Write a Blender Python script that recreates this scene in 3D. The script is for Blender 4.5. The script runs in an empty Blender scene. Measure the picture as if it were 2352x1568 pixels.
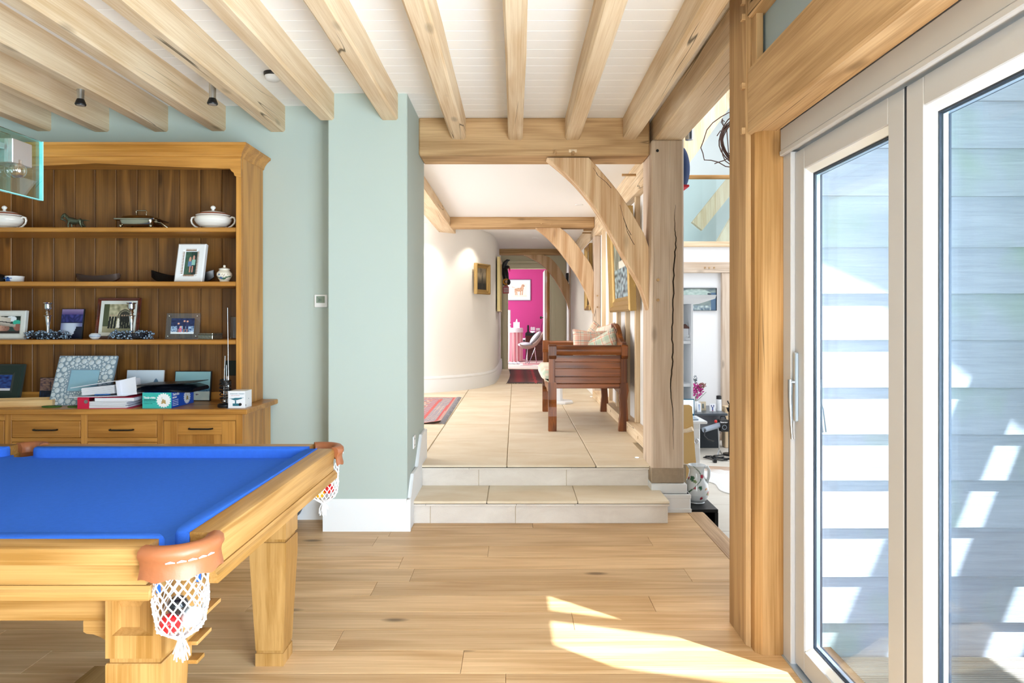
import bpy, bmesh, math, random
from mathutils import Vector, Matrix, noise

# ---------------------------------------------------------------- scene basics
SC = bpy.context.scene
COL = SC.collection
F = 1568.0          # focal length in frame pixels (24 mm on 36 mm)
H = 1.41            # camera height above the wooden floor
cam = bpy.data.cameras.new('camera')
cam.lens = 24.0; cam.sensor_width = 36.0
cam.shift_x = -8 / 2352.0
cam.shift_y = -49 / 2352.0
cam.clip_start = 0.05; cam.clip_end = 200
co = bpy.data.objects.new('camera', cam); COL.objects.link(co)
co.location = (0, 0, H); co.rotation_euler = (math.radians(90), 0, 0)
SC.camera = co

W = bpy.data.worlds.new('sky'); SC.world = W; W.use_nodes = True
nt = W.node_tree; nt.nodes.clear()
wo = nt.nodes.new('ShaderNodeOutputWorld'); bg = nt.nodes.new('ShaderNodeBackground')
sky = nt.nodes.new('ShaderNodeTexSky'); sky.sky_type = 'HOSEK_WILKIE'
sky.sun_direction = Vector((1.05, -.86, 2.01)).normalized(); sky.turbidity = 3.0; sky.ground_albedo = .4
bg.inputs['Strength'].default_value = 1.3
nt.links.new(sky.outputs[0], bg.inputs['Color']); nt.links.new(bg.outputs[0], wo.inputs[0])

SUN = bpy.data.lights.new('sun', 'SUN'); SUN.energy = 11.0; SUN.angle = math.radians(.7); SUN.color = (1, .975, .94)
so = bpy.data.objects.new('sun', SUN); COL.objects.link(so)
so.rotation_euler = Vector((-1.05, .86, -2.01)).to_track_quat('-Z', 'Y').to_euler()

def area(name, loc, direction, sx, sy, watts, color=(1, 1, 1)):
    l = bpy.data.lights.new(name, 'AREA'); l.shape = 'RECTANGLE'; l.size = sx; l.size_y = sy
    l.energy = watts; l.color = color
    o = bpy.data.objects.new(name, l); COL.objects.link(o); o.location = loc
    o.rotation_euler = Vector(direction).to_track_quat('-Z', 'Z').to_euler()
    return o
COOL = (.86, .94, 1.0); WARM = (1, .9, .76)
area('fill_light_rear', (-.1, -2.35, 1.35), (.05, 1, .35), 2.1, 2.0, 62, (.90, .95, 1))  # fill lamp added in the unseen rear wall opening to brighten the room
area('door_light_side', (1.3, .05, 1.1), (-1, .34, .30), 2.1, 2.0, 290, COOL)
area('hall_fill_light', (-3.2, 7.6, 1.7), (1, 0, 0), 3.4, 2.0, 95, (.95, .97, 1))  # fill lamp added for the hall, stands in for an unseen window
area('lounge_fill_light', (4.4, 6.6, 2.2), (-1, 0, 0), 5.5, 3.2, 75, (.90, .95, 1))  # added lamp brightening the lounge from the right, no window built there
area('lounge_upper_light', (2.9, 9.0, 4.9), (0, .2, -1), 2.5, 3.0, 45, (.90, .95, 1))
area('pink_room_fill_light', (-1.9, 16.9, 1.7), (1, .25, 0), 2.0, 1.8, 85, (.93, .96, 1))  # lamp added to fill the pink room, its left wall is solid
SC.view_settings.view_transform = 'Standard'
SC.view_settings.look = 'None'
SC.view_settings.gamma = 1.0
SC.view_settings.use_curve_mapping = False
SC.view_settings.exposure = 0.74

# ---------------------------------------------------------------- helpers
def PX(px, Y): return (px - 1184.0) * Y / F
def PZ(py, Y): return H - (py - 735.0) * Y / F
def lin(c): return tuple(((v / 12.92) if v <= .04045 else ((v + .055) / 1.055) ** 2.4) for v in c)
def C(h):
    h = h.lstrip('#')
    return lin(tuple(int(h[i:i + 2], 16) / 255 for i in (0, 2, 4)))
def mixc(a, b, t): return tuple(a[i] * (1 - t) + b[i] * t for i in range(3))
rnd = random.Random(7)

class G:
    """collects geometry and links it as one mesh object"""
    def __init__(s): s.bm = bmesh.new()
    def quad(s, *p):
        return s.bm.faces.new([s.bm.verts.new(q) for q in p])
    def box(s, x0, x1, y0, y1, z0, z1, bev=0):
        v = [s.bm.verts.new((x, y, z)) for z in (z0, z1) for y in (y0, y1) for x in (x0, x1)]
        fs = [s.bm.faces.new([v[i] for i in f]) for f in ((0, 2, 3, 1), (4, 5, 7, 6), (0, 1, 5, 4), (2, 6, 7, 3), (0, 4, 6, 2), (1, 3, 7, 5))]
        if bev:
            es = list({e for f in fs for e in f.edges})
            bmesh.ops.bevel(s.bm, geom=es, offset=bev, segments=1, affect='EDGES')
        return s
    def prism(s, pts, axis, a0, a1, bev=0):
        def P(p, a):
            return {'x': (a, p[0], p[1]), 'y': (p[0], a, p[1]), 'z': (p[0], p[1], a)}[axis]
        A = [s.bm.verts.new(P(p, a0)) for p in pts]; B_ = [s.bm.verts.new(P(p, a1)) for p in pts]
        n = len(pts); fs = [s.bm.faces.new(A), s.bm.faces.new(list(reversed(B_)))]
        for i in range(n):
            fs.append(s.bm.faces.new((A[i], B_[i], B_[(i + 1) % n], A[(i + 1) % n])))
        if bev:
            es = list({e for f in fs[:2] for e in f.edges})
            bmesh.ops.bevel(s.bm, geom=es, offset=bev, segments=2, affect='EDGES')
        return s
    def rings(s, rings, closed=False, cap=True):
        R = [[s.bm.verts.new(p) for p in r] for r in rings]; n = len(R[0])
        m = len(R)
        for i in range(m if closed else m - 1):
            a, b = R[i], R[(i + 1) % m]
            for j in range(n):
                s.bm.faces.new((a[j], a[(j + 1) % n], b[(j + 1) % n], b[j]))
        if cap and not closed:
            s.bm.faces.new(list(reversed(R[0]))); s.bm.faces.new(R[-1])
        return s
    def tube(s, pts, r, n=8, closed=False):
        pts = [Vector(p) for p in pts]; m = len(pts)
        rr = r if isinstance(r, (list, tuple)) else [r] * m
        rs = []; up = None
        for i, p in enumerate(pts):
            if closed: t = pts[(i + 1) % m] - pts[i - 1]
            else: t = pts[min(i + 1, m - 1)] - pts[max(i - 1, 0)]
            t.normalize()
            if up is None:
                up = Vector((0, 0, 1)) if abs(t.z) < .9 else Vector((1, 0, 0))
            a = t.cross(up)
            if a.length < 1e-4: a = t.orthogonal()
            a.normalize(); b = t.cross(a).normalized(); up = -b if (-b).dot(up) > 0 else b
            b = a.cross(t)
            rs.append([p + (a * math.cos(k * 2 * math.pi / n) + b * math.sin(k * 2 * math.pi / n)) * rr[i] for k in range(n)])
        return s.rings(rs, closed=closed)
    def lathe(s, prof, c=(0, 0, 0), n=24, sx=1, sy=1):
        rs = [[(c[0] + max(r, .0004) * sx * math.cos(k * 2 * math.pi / n), c[1] + max(r, .0004) * sy * math.sin(k * 2 * math.pi / n), c[2] + z) for k in range(n)] for r, z in prof]
        return s.rings(rs)
    def ball(s, c, r, n=12, m=8, sc=(1, 1, 1)):
        rs = []
        for i in range(m + 1):
            a = -math.pi / 2 + math.pi * i / m
            q = max(math.cos(a), .02) * r; z = math.sin(a) * r
            rs.append([(c[0] + q * sc[0] * math.cos(k * 2 * math.pi / n), c[1] + q * sc[1] * math.sin(k * 2 * math.pi / n), c[2] + z * sc[2]) for k in range(n)])
        return s.rings(rs)
    def blob(s, pts, r, n=8):
        return s.tube(pts, r, n)
    def grid(s, nx, ny, fn):
        V = [[s.bm.verts.new(fn(i / nx, j / ny)) for i in range(nx + 1)] for j in range(ny + 1)]
        for j in range(ny):
            for i in range(nx):
                s.bm.faces.new((V[j][i], V[j][i + 1], V[j + 1][i + 1], V[j + 1][i]))
        return s
    def xform(s, mat):
        bmesh.ops.transform(s.bm, matrix=mat, verts=s.bm.verts); return s
    def build(s, name, mat, parent=None, local=False, label=None, smooth=None, col=None, colface=False, kind=None, recalc=True):
        if recalc: bmesh.ops.recalc_face_normals(s.bm, faces=s.bm.faces)
        me = bpy.data.meshes.new(name)
        if col is not None:
            lay = s.bm.loops.layers.float_color.new('Col')
            for f in s.bm.faces:
                fc = f.calc_center_median()
                for l in f.loops:
                    c = col(fc if colface else l.vert.co)
                    l[lay] = (c[0], c[1], c[2], 1)
        if parent is not None:
            bmesh.ops.translate(s.bm, vec=-Vector(parent.get('_loff' if local else '_loc', (0, 0, 0))), verts=s.bm.verts)
        org = Vector((0, 0, 0))
        vs = s.bm.verts
        lo = Vector((min(v.co[i] for v in vs) for i in range(3))); hi = Vector((max(v.co[i] for v in vs) for i in range(3)))
        org = Vector(((lo.x + hi.x) / 2, (lo.y + hi.y) / 2, lo.z))
        bmesh.ops.translate(s.bm, vec=-org, verts=s.bm.verts)
        if smooth:
            for f in s.bm.faces: f.smooth = True
        s.bm.to_mesh(me); s.bm.free()
        if smooth: me.set_sharp_from_angle(angle=math.radians(smooth))
        me.materials.append(mat)
        o = bpy.data.objects.new(name, me); COL.objects.link(o)
        o.location = org
        base = Vector(parent.get('_loc', (0, 0, 0))) if parent is not None else Vector((0, 0, 0))
        if parent is not None: o.parent = parent
        o['_loc'] = tuple(base + org)
        if parent is not None: o['_loff'] = tuple(Vector(parent.get('_loff', (0, 0, 0))) + org)
        if label: o['label'] = label
        if kind: o['kind'] = kind
        return o

def thing(name, label, cat, loc=(0, 0, 0), rot=(0, 0, 0), group=None):
    o = bpy.data.objects.new(name, None); COL.objects.link(o); o.empty_display_size = .1
    o.location = loc; o.rotation_euler = rot; o['_loc'] = tuple(loc)
    o['label'] = label; o['category'] = cat
    if group: o['group'] = group
    return o
def tag(o, label, cat, group=None):
    o['label'] = label; o['category'] = cat
    if group: o['group'] = group
    return o
def struct(o):
    o['kind'] = 'structure'; return o
def sroot(name, loc=(0, 0, 0)):
    o = bpy.data.objects.new(name, None); COL.objects.link(o); o.location = loc; o['_loc'] = tuple(loc); o['kind'] = 'structure'
    return o
def copy_tree(o, loc=None, rot=None, parent=None, label=None):
    c = o.copy(); COL.objects.link(c)
    if parent is not None: c.parent = parent
    if loc is not None: c.location = loc
    if rot is not None: c.rotation_euler = rot
    if label: c['label'] = label
    for ch in list(o.children):
        copy_tree(ch, parent=c)
    return c

# ---------------------------------------------------------------- materials
def newmat(name):
    m = bpy.data.materials.new(name); m.use_nodes = True
    return m, m.node_tree, m.node_tree.nodes['Principled BSDF']
def N(t, kind, **kw):
    n = t.nodes.new(kind)
    for k, v in kw.items(): setattr(n, k, v)
    return n
def setin(n, **kw):
    for k, v in kw.items(): n.inputs[k.replace('_', ' ')].default_value = v
def rgba(c): return (c[0], c[1], c[2], 1)
def plain(name, hexc, rough=.6, metal=0, bump=0, bscale=200, var=0, vscale=3, spec=.5, coat=0, sheen=0, emit=0):
    m, t, b = newmat(name)
    c = C(hexc) if isinstance(hexc, str) else hexc
    setin(b, Base_Color=rgba(c), Roughness=rough, Metallic=metal)
    b.inputs['Specular IOR Level'].default_value = spec
    if coat: b.inputs['Coat Weight'].default_value = coat
    if sheen: b.inputs['Sheen Weight'].default_value = sheen
    if emit:
        b.inputs['Emission Color'].default_value = rgba(c); b.inputs['Emission Strength'].default_value = emit
    tc = N(t, 'ShaderNodeTexCoord')
    if var:
        n = N(t, 'ShaderNodeTexNoise'); setin(n, Scale=vscale, Detail=5.0, Roughness=.6)
        t.links.new(tc.outputs['Object'], n.inputs['Vector'])
        mx = N(t, 'ShaderNodeMix', data_type='RGBA')
        mx.inputs[6].default_value = rgba(tuple(v * (1 - var) for v in c)); mx.inputs[7].default_value = rgba(tuple(min(1, v * (1 + var)) for v in c))
        t.links.new(n.outputs[0], mx.inputs[0]); t.links.new(mx.outputs[2], b.inputs['Base Color'])
    if bump:
        n2 = N(t, 'ShaderNodeTexNoise'); setin(n2, Scale=bscale, Detail=3.0)
        t.links.new(tc.outputs['Object'], n2.inputs['Vector'])
        bp = N(t, 'ShaderNodeBump'); setin(bp, Strength=bump, Distance=.004)
        t.links.new(n2.outputs[0], bp.inputs['Height']); t.links.new(bp.outputs[0], b.inputs['Normal'])
    return m
def wood(name, dark, light, axis='x', rough=.5, crack=0.0, knots=.5, var=.12, band=1.0, coat=0, spec=.4, bump=.25, ring=.17):
    m, t, b = newmat(name)
    L = t.links.new
    tc = N(t, 'ShaderNodeTexCoord'); oi = N(t, 'ShaderNodeObjectInfo')
    mul = N(t, 'ShaderNodeVectorMath', operation='SCALE'); cx = N(t, 'ShaderNodeCombineXYZ')
    for k in range(3): L(oi.outputs['Random'], cx.inputs[k])
    L(cx.outputs[0], mul.inputs[0]); mul.inputs['Scale'].default_value = 43.7
    add = N(t, 'ShaderNodeVectorMath', operation='ADD'); L(tc.outputs['Object'], add.inputs[0]); L(mul.outputs[0], add.inputs[1])
    def mp(al, ac):
        q = N(t, 'ShaderNodeMapping'); s = [ac, ac, ac]; s['xyz'.index(axis)] = al
        q.inputs['Scale'].default_value = s; L(add.outputs[0], q.inputs['Vector']); return q
    # broad figure: distorted rings
    m1 = mp(.55, 5.5)
    n1 = N(t, 'ShaderNodeTexNoise'); setin(n1, Scale=1.0 * band, Detail=2.5, Roughness=.5, Distortion=.4); L(m1.outputs[0], n1.inputs['Vector'])
    ml = N(t, 'ShaderNodeMath', operation='MULTIPLY'); L(n1.outputs[0], ml.inputs[0]); ml.inputs[1].default_value = 26.0
    sn = N(t, 'ShaderNodeMath', operation='SINE'); L(ml.outputs[0], sn.inputs[0])
    # fine grain
    m2 = mp(2.2, 130)
    n2 = N(t, 'ShaderNodeTexNoise'); setin(n2, Scale=1.0, Detail=4.0, Roughness=.65); L(m2.outputs[0], n2.inputs['Vector'])
    m3 = mp(.7, 2.2)
    n3 = N(t, 'ShaderNodeTexNoise'); setin(n3, Scale=1.0, Detail=3.0); L(m3.outputs[0], n3.inputs['Vector'])
    s1 = N(t, 'ShaderNodeMath', operation='MULTIPLY_ADD'); L(sn.outputs[0], s1.inputs[0]); s1.inputs[1].default_value = ring; s1.inputs[2].default_value = 0
    s2 = N(t, 'ShaderNodeMath', operation='MULTIPLY_ADD'); L(n2.outputs[0], s2.inputs[0]); s2.inputs[1].default_value = .85; L(s1.outputs[0], s2.inputs[2])
    s3 = N(t, 'ShaderNodeMath', operation='MULTIPLY_ADD'); L(n3.outputs[0], s3.inputs[0]); s3.inputs[1].default_value = .38; L(s2.outputs[0], s3.inputs[2])
    rp = N(t, 'ShaderNodeMapRange'); L(s3.outputs[0], rp.inputs['Value'])
    rp.inputs['From Min'].default_value = .38; rp.inputs['From Max'].default_value = .86
    mx = N(t, 'ShaderNodeMix', data_type='RGBA'); mx.inputs[6].default_value = rgba(C(dark)); mx.inputs[7].default_value = rgba(C(light))
    L(rp.outputs[0], mx.inputs[0])
    out = mx.outputs[2]
    if knots:
        mk = mp(1.7, 4.6)
        vo = N(t, 'ShaderNodeTexVoronoi'); setin(vo, Scale=1.0); L(mk.outputs[0], vo.inputs['Vector'])
        kr = N(t, 'ShaderNodeMapRange'); L(vo.outputs['Distance'], kr.inputs['Value'])
        kr.inputs['From Min'].default_value = .05; kr.inputs['From Max'].default_value = .13
        kr.inputs['To Min'].default_value = knots; kr.inputs['To Max'].default_value = 0
        kx = N(t, 'ShaderNodeMix', data_type='RGBA'); L(kr.outputs[0], kx.inputs[0]); L(out, kx.inputs[6])
        kx.inputs[7].default_value = rgba(tuple(v * .32 for v in C(dark))); out = kx.outputs[2]
    if crack:
        mc = mp(.28, 8)
        nc = N(t, 'ShaderNodeTexNoise'); setin(nc, Scale=1.0, Detail=1.5, Distortion=.2); L(mc.outputs[0], nc.inputs['Vector'])
        sb = N(t, 'ShaderNodeMath', operation='SUBTRACT'); L(nc.outputs[0], sb.inputs[0]); sb.inputs[1].default_value = .5
        ab = N(t, 'ShaderNodeMath', operation='ABSOLUTE'); L(sb.outputs[0], ab.inputs[0])
        cr = N(t, 'ShaderNodeMapRange'); L(ab.outputs[0], cr.inputs['Value']); cr.inputs['From Min'].default_value = .0012; cr.inputs['From Max'].default_value = .005
        cr.inputs['To Min'].default_value = 1; cr.inputs['To Max'].default_value = 0
        mm = mp(.8, 1.4)
        nm = N(t, 'ShaderNodeTexNoise'); setin(nm, Scale=1.3, Detail=0.0); L(mm.outputs[0], nm.inputs['Vector'])
        cm = N(t, 'ShaderNodeMapRange'); L(nm.outputs[0], cm.inputs['Value']); cm.inputs['From Min'].default_value = .55; cm.inputs['From Max'].default_value = .6
        pr = N(t, 'ShaderNodeMath', operation='MULTIPLY'); L(cr.outputs[0], pr.inputs[0]); L(cm.outputs[0], pr.inputs[1])
        p2 = N(t, 'ShaderNodeMath', operation='MULTIPLY'); L(pr.outputs[0], p2.inputs[0]); p2.inputs[1].default_value = crack
        kx = N(t, 'ShaderNodeMix', data_type='RGBA'); L(p2.outputs[0], kx.inputs[0]); L(out, kx.inputs[6])
        kx.inputs[7].default_value = rgba(tuple(v * .12 for v in C(dark))); out = kx.outputs[2]
    if var:
        hv = N(t, 'ShaderNodeHueSaturation'); vr = N(t, 'ShaderNodeMapRange'); L(oi.outputs['Random'], vr.inputs['Value'])
        vr.inputs['To Min'].default_value = 1 - var; vr.inputs['To Max'].default_value = 1 + var
        L(vr.outputs[0], hv.inputs['Value']); L(out, hv.inputs['Color']); out = hv.outputs[0]
    L(out, b.inputs['Base Color'])
    setin(b, Roughness=rough); b.inputs['Specular IOR Level'].default_value = spec
    if coat: b.inputs['Coat Weight'].default_value = coat; b.inputs['Coat Roughness'].default_value = .15
    if bump:
        bp = N(t, 'ShaderNodeBump'); setin(bp, Strength=bump, Distance=.003)
        L(n2.outputs[0], bp.inputs['Height']); L(bp.outputs[0], b.inputs['Normal'])
    return m
def painted(name, rough=.6, coat=0, bump=0, bscale=300, sheen=0, metal=0, spec=.5):
    m, t, b = newmat(name)
    a = N(t, 'ShaderNodeAttribute', attribute_name='Col'); t.links.new(a.outputs['Color'], b.inputs['Base Color'])
    setin(b, Roughness=rough, Metallic=metal); b.inputs['Specular IOR Level'].default_value = spec
    if coat: b.inputs['Coat Weight'].default_value = coat
    if sheen: b.inputs['Sheen Weight'].default_value = sheen
    if bump:
        tc = N(t, 'ShaderNodeTexCoord'); n2 = N(t, 'ShaderNodeTexNoise'); setin(n2, Scale=bscale, Detail=2.0)
        t.links.new(tc.outputs['Object'], n2.inputs['Vector'])
        bp = N(t, 'ShaderNodeBump'); setin(bp, Strength=bump, Distance=.004)
        t.links.new(n2.outputs[0], bp.inputs['Height']); t.links.new(bp.outputs[0], b.inputs['Normal'])
    return m
def pane(name, tint='#f2fbff', ior=1.45, boost=1.0, rough=0.0):
    m = bpy.data.materials.new(name); m.use_nodes = True; t = m.node_tree; t.nodes.clear()
    o = N(t, 'ShaderNodeOutputMaterial'); tr = N(t, 'ShaderNodeBsdfTransparent'); gl = N(t, 'ShaderNodeBsdfGlossy')
    tr.inputs[0].default_value = rgba(C(tint)); gl.inputs['Roughness'].default_value = rough
    fr = N(t, 'ShaderNodeFresnel'); ge = N(t, 'ShaderNodeNewGeometry'); io = N(t, 'ShaderNodeMix'); io.inputs[2].default_value = ior; io.inputs[3].default_value = 1 / ior
    t.links.new(ge.outputs['Backfacing'], io.inputs[0]); t.links.new(io.outputs[0], fr.inputs['IOR'])
    mu = N(t, 'ShaderNodeMath', operation='MULTIPLY'); mu.inputs[1].default_value = boost; mu.use_clamp = True
    mx = N(t, 'ShaderNodeMixShader'); t.links.new(fr.outputs[0], mu.inputs[0]); t.links.new(mu.outputs[0], mx.inputs[0])
    t.links.new(tr.outputs[0], mx.inputs[1]); t.links.new(gl.outputs[0], mx.inputs[2]); t.links.new(mx.outputs[0], o.inputs[0])
    return m
def stone(name, a, b_, rough=.7, scale=2.0, bump=.1, pit=0):
    m, t, b = newmat(name); L = t.links.new
    tc = N(t, 'ShaderNodeTexCoord'); oi = N(t, 'ShaderNodeObjectInfo'); cx = N(t, 'ShaderNodeCombineXYZ')
    for k in range(3): L(oi.outputs['Random'], cx.inputs[k])
    sc = N(t, 'ShaderNodeVectorMath', operation='SCALE'); sc.inputs['Scale'].default_value = 31.0; L(cx.outputs[0], sc.inputs[0])
    ad = N(t, 'ShaderNodeVectorMath', operation='ADD'); L(tc.outputs['Object'], ad.inputs[0]); L(sc.outputs[0], ad.inputs[1])
    mp = N(t, 'ShaderNodeMapping'); mp.inputs['Scale'].default_value = (1, 2.2, 2.2); L(ad.outputs[0], mp.inputs[0])
    n = N(t, 'ShaderNodeTexNoise'); setin(n, Scale=scale, Detail=7.0, Roughness=.6, Distortion=.6); L(mp.outputs[0], n.inputs['Vector'])
    r = N(t, 'ShaderNodeMapRange'); L(n.outputs[0], r.inputs['Value']); r.inputs['From Min'].default_value = .3; r.inputs['From Max'].default_value = .7
    mx = N(t, 'ShaderNodeMix', data_type='RGBA'); mx.inputs[6].default_value = rgba(C(a)); mx.inputs[7].default_value = rgba(C(b_)); L(r.outputs[0], mx.inputs[0])
    L(mx.outputs[2], b.inputs['Base Color']); setin(b, Roughness=rough)
    n2 = N(t, 'ShaderNodeTexNoise'); setin(n2, Scale=260.0 if pit else 40.0, Detail=3.0); L(tc.outputs['Object'], n2.inputs['Vector'])
    bp = N(t, 'ShaderNodeBump'); setin(bp, Strength=bump, Distance=.004); L(n2.outputs[0], bp.inputs['Height']); L(bp.outputs[0], b.inputs['Normal'])
    return m

OAK = {a: wood('oak_beam_' + a, '#d3b48c', '#f0dcbe', a, rough=.72, ring=.10, crack=.85, knots=.45, var=.05, spec=.25) for a in 'xyz'}
OAKG = {a: wood('weathered_oak_' + a, '#a5825a', '#cdaa7f', a, rough=.75, ring=.14, crack=.9, knots=.5, var=.05, spec=.2) for a in 'xyz'}
OAKP = {a: wood('pale_oak_post_' + a, '#c9b098', '#e4d2bf', a, rough=.75, ring=.12, crack=.8, knots=.45, var=.04, spec=.2) for a in 'xyz'}
OAKO = {a: wood('golden_oak_post_' + a, '#976f40', '#bd9260', a, rough=.75, crack=.8, knots=.5, var=.05, spec=.2) for a in 'xyz'}
PLANK = wood('floor_oak', '#be9360', '#e8c394', 'x', rough=.42, knots=.85, var=.13, spec=.4, bump=.12, ring=.11)
PLANKY = wood('floor_oak_border', '#a67e54', '#dab68c', 'y', rough=.42, knots=.5, var=.1, bump=.12)
DRES = {a: wood('dresser_oak_' + a, '#a8702c', '#d09548', a, rough=.42, knots=.35, var=.04, coat=.15, bump=.1) for a in 'xyz'}
DBACK = wood('dresser_back_oak', '#5f3c17', '#8a5d2a', 'z', rough=.45, knots=.7, var=.10, coat=.1, bump=.1)
TBL = {a: wood('table_oak_' + a, '#94692f', '#b98e54', a, rough=.42, knots=.12, var=.04, coat=.15, bump=.1) for a in 'xyz'}
BNCH = {a: wood('bench_hardwood_' + a, '#52260a', '#945320', a, rough=.42, knots=.4, var=.06, coat=.12, bump=.1) for a in 'xyz'}
SAGE = plain('sage_paint', '#b5c2bc', .85, var=.02)
WHITE = plain('white_paint', '#f8f8f9', .7)
WHITEW = plain('white_woodwork', '#eef0f2', .45)
CREAM = plain('cream_plaster', '#f5f3ef', .85, var=.01)
OLIVE = plain('olive_cream_paint', '#d6cfb0', .75)
BLUEG = plain('grey_blue_paint', '#9fb0b6', .8)
PALEB = plain('pale_blue_paint', '#e3eaea', .8)
LIME = stone('limestone_tile', '#dcc8a8', '#efe3cd', .55, 1.4, .06)
LIMER = stone('tooled_limestone', '#d8cdc2', '#eae2d8', .85, 3.0, .5, pit=1)
GREYST = stone('grey_stone_tile', '#cfc6b8', '#ddd7cc', .6, 1.2, .05)
GROUT = plain('grout', '#b9a88c', .9)
CLOTH = plain('blue_baize', '#3a70da', .95, bump=.5, bscale=900, var=.10, vscale=60, spec=.06)
LEATH = plain('tan_leather', '#9a5c38', .42, bump=.25, bscale=60, var=.12, vscale=12)
NETM = plain('white_cotton', '#eef1f4', .9)
FRAMEP = plain('door_grey_paint', '#bebec1', .45)
GLASS = pane('door_glass', '#f6fbff', 1.42, boost=.6)
GASK = plain('dark_gasket', '#1b2635', .5)
ALU = plain('spacer_aluminium', '#b8c6d4', .35, metal=.7)
STEEL = plain('brushed_steel', '#b9bbbd', .3, metal=1)
SILV = plain('silver', '#d6d8de', .14, metal=1)
BLACK = plain('black_plastic', '#0d0f12', .4)
DKMET = plain('dark_bronze_metal', '#3a3733', .4, metal=.8)
PAINT = painted('painted_surface', .55)
PRINT = painted('glossy_print', .35, spec=.4)
FABR = painted('woven_fabric', .95, bump=.4, bscale=500, sheen=.2, spec=.1)
CERA = painted('glazed_ceramic', .15, coat=.5)
GILT = plain('gilt', '#a98a52', .42, metal=.5, bump=.5, bscale=90)
CLAD = None
def catmull(P, n=8):
    out = []
    for i in range(len(P) - 1):
        p0, p1, p2, p3 = P[max(i - 1, 0)], P[i], P[i + 1], P[min(i + 2, len(P) - 1)]
        for k in range(n):
            t = k / n
            out.append(tuple(.5 * (2 * p1[j] + (p2[j] - p0[j]) * t + (2 * p0[j] - 5 * p1[j] + 4 * p2[j] - p3[j]) * t * t + (3 * p1[j] - p0[j] - 3 * p2[j] + p3[j]) * t ** 3) for j in range(len(p1))))
    out.append(tuple(P[-1])); return out
# ================================================================ THE SETTING
# ---- wooden floor (planks are children of the floor)
fl = struct(G().box(-4.45, 1.376, -2.5, 5.02, -.34, -.016).build('floor', plain('subfloor', '#5b4228', .9)))
rows = [4.98 - .1915 * 0]
ybounds = [5.02, 4.833, 4.64, 4.45] + [4.45 - .1915 * k for k in range(1, 26)]
joints = {3: [.86], 4: [-.166], 5: [-.667], 7: [-.744], 8: [.68], 9: [.27], 11: [-.22]}
for k in range(len(ybounds) - 1):
    y1, y0 = ybounds[k], ybounds[k + 1]
    xr = 1.262 if y0 > 3.15 else 1.12
    js = sorted(joints.get(k, []))
    xs = [-4.45]
    start = js[0] if js else rnd.uniform(-.9, 1.0)
    left = []
    x = start
    while x > -4.2:
        left.append(x); x -= rnd.uniform(1.5, 2.1)
    xs += sorted(left) + [xr]
    for i in range(len(xs) - 1):
        a, b = xs[i], xs[i + 1]
        if b - a < .05: continue
        if k <= 1 and a > -1.3 and b > -.7: b = min(b, xr)
        G().box(a + .0008, b - .0008, y0 + .0010, y1 - .0010, -.016, 0, bev=.0012).build('plank', PLANK, fl)
G().box(1.2635, 1.376, 3.20, 5.02, -.016, 0, bev=.0012).build('plank', PLANKY, fl)
G().box(1.376, 1.384, 3.2, 5.02, -.34, -.004).build('edge_board', PLANKY, fl)

# ---- steps in limestone
st = sroot('trim_1', (.17, 4.9, 0))
mo = plain('mortar', '#c2b299', .95)
G().box(-.71, 1.05, 4.744, 5.1, 0, .15).build('mortar_bed', mo, st); G().box(-.71, 1.04, 5.164, 5.4, .15, .305).build('mortar_bed', mo, st)
xs = [-.72, -.592, 0.0, 1.06]
for i in range(3): G().box(xs[i] + .002, xs[i + 1] - .002, 4.74, 5.0, 0, .126, bev=.002).build('riser_stone', LIMER, st)
xs = [-.74, -.198, .43, 1.066]
for i in range(3): G().box(xs[i] + .002, xs[i + 1] - .002, 4.715, 5.20, .1415, .16, bev=.003).build('tread_stone', LIME, st)
xs = [-.74, -.62, .005, .41, 1.066]
for i in range(4): G().box(xs[i] + .001, xs[i + 1] - .001, 4.716, 5.1, .126, .1385, bev=.001).build('nosing_stone', LIMER, st)
G().box(-.735, 1.064, 4.7185, 5.0, .137, .143).build('metal_strip', DKMET, st)
xs = [-.74, -.278, .385, 1.046]
for i in range(3): G().box(xs[i] + .002, xs[i + 1] - .002, 5.16, 5.4, .16, .286, bev=.002).build('riser_stone', LIMER, st)
xs = [-.74, -.35, .42, 1.05]
for i in range(3): G().box(xs[i] + .001, xs[i + 1] - .001, 5.134, 5.4, .286, .2985, bev=.001).build('nosing_stone', LIMER, st)
G().box(-.735, 1.048, 5.1365, 5.4, .297, .303).build('metal_strip', DKMET, st)

# ---- hall floor in limestone tiles
hf = struct(G().box(-3.6, 1.30, 5.2, 15.26, .0, .310).build('floor', GROUT))
jx = [-3.415, -2.745, -2.075, -1.405, -.735, -.065, .605, 1.29]
for c in range(7):
    a, b = jx[c], jx[c + 1]
    off = [.55, .2, .75, .35, .77, .22, .72][c]
    y = 5.132; nxt = 5.132 + off + .25
    while y < 15.2:
        n2 = min(nxt, 15.26)
        xa, xb = a, b
        if c >= 4 and y < 5.2:
            xa = max(a, -.737); xb = min(b, 1.05)
        elif y < 5.2:
            y = 5.44
        if c == 6 and y < 5.2:      # beside the foot of the post
            G().box(a + .003, 1.05, y, 5.4, .3015, .32, bev=.004).build('floor_tile', LIME, hf)
            y = 5.4
        G().box(xa + .003, xb - .003, y + .003, n2 - .003, .3015, .32, bev=.004).build('floor_tile', LIME, hf)
        y = n2; nxt = n2 + 1.0

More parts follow.
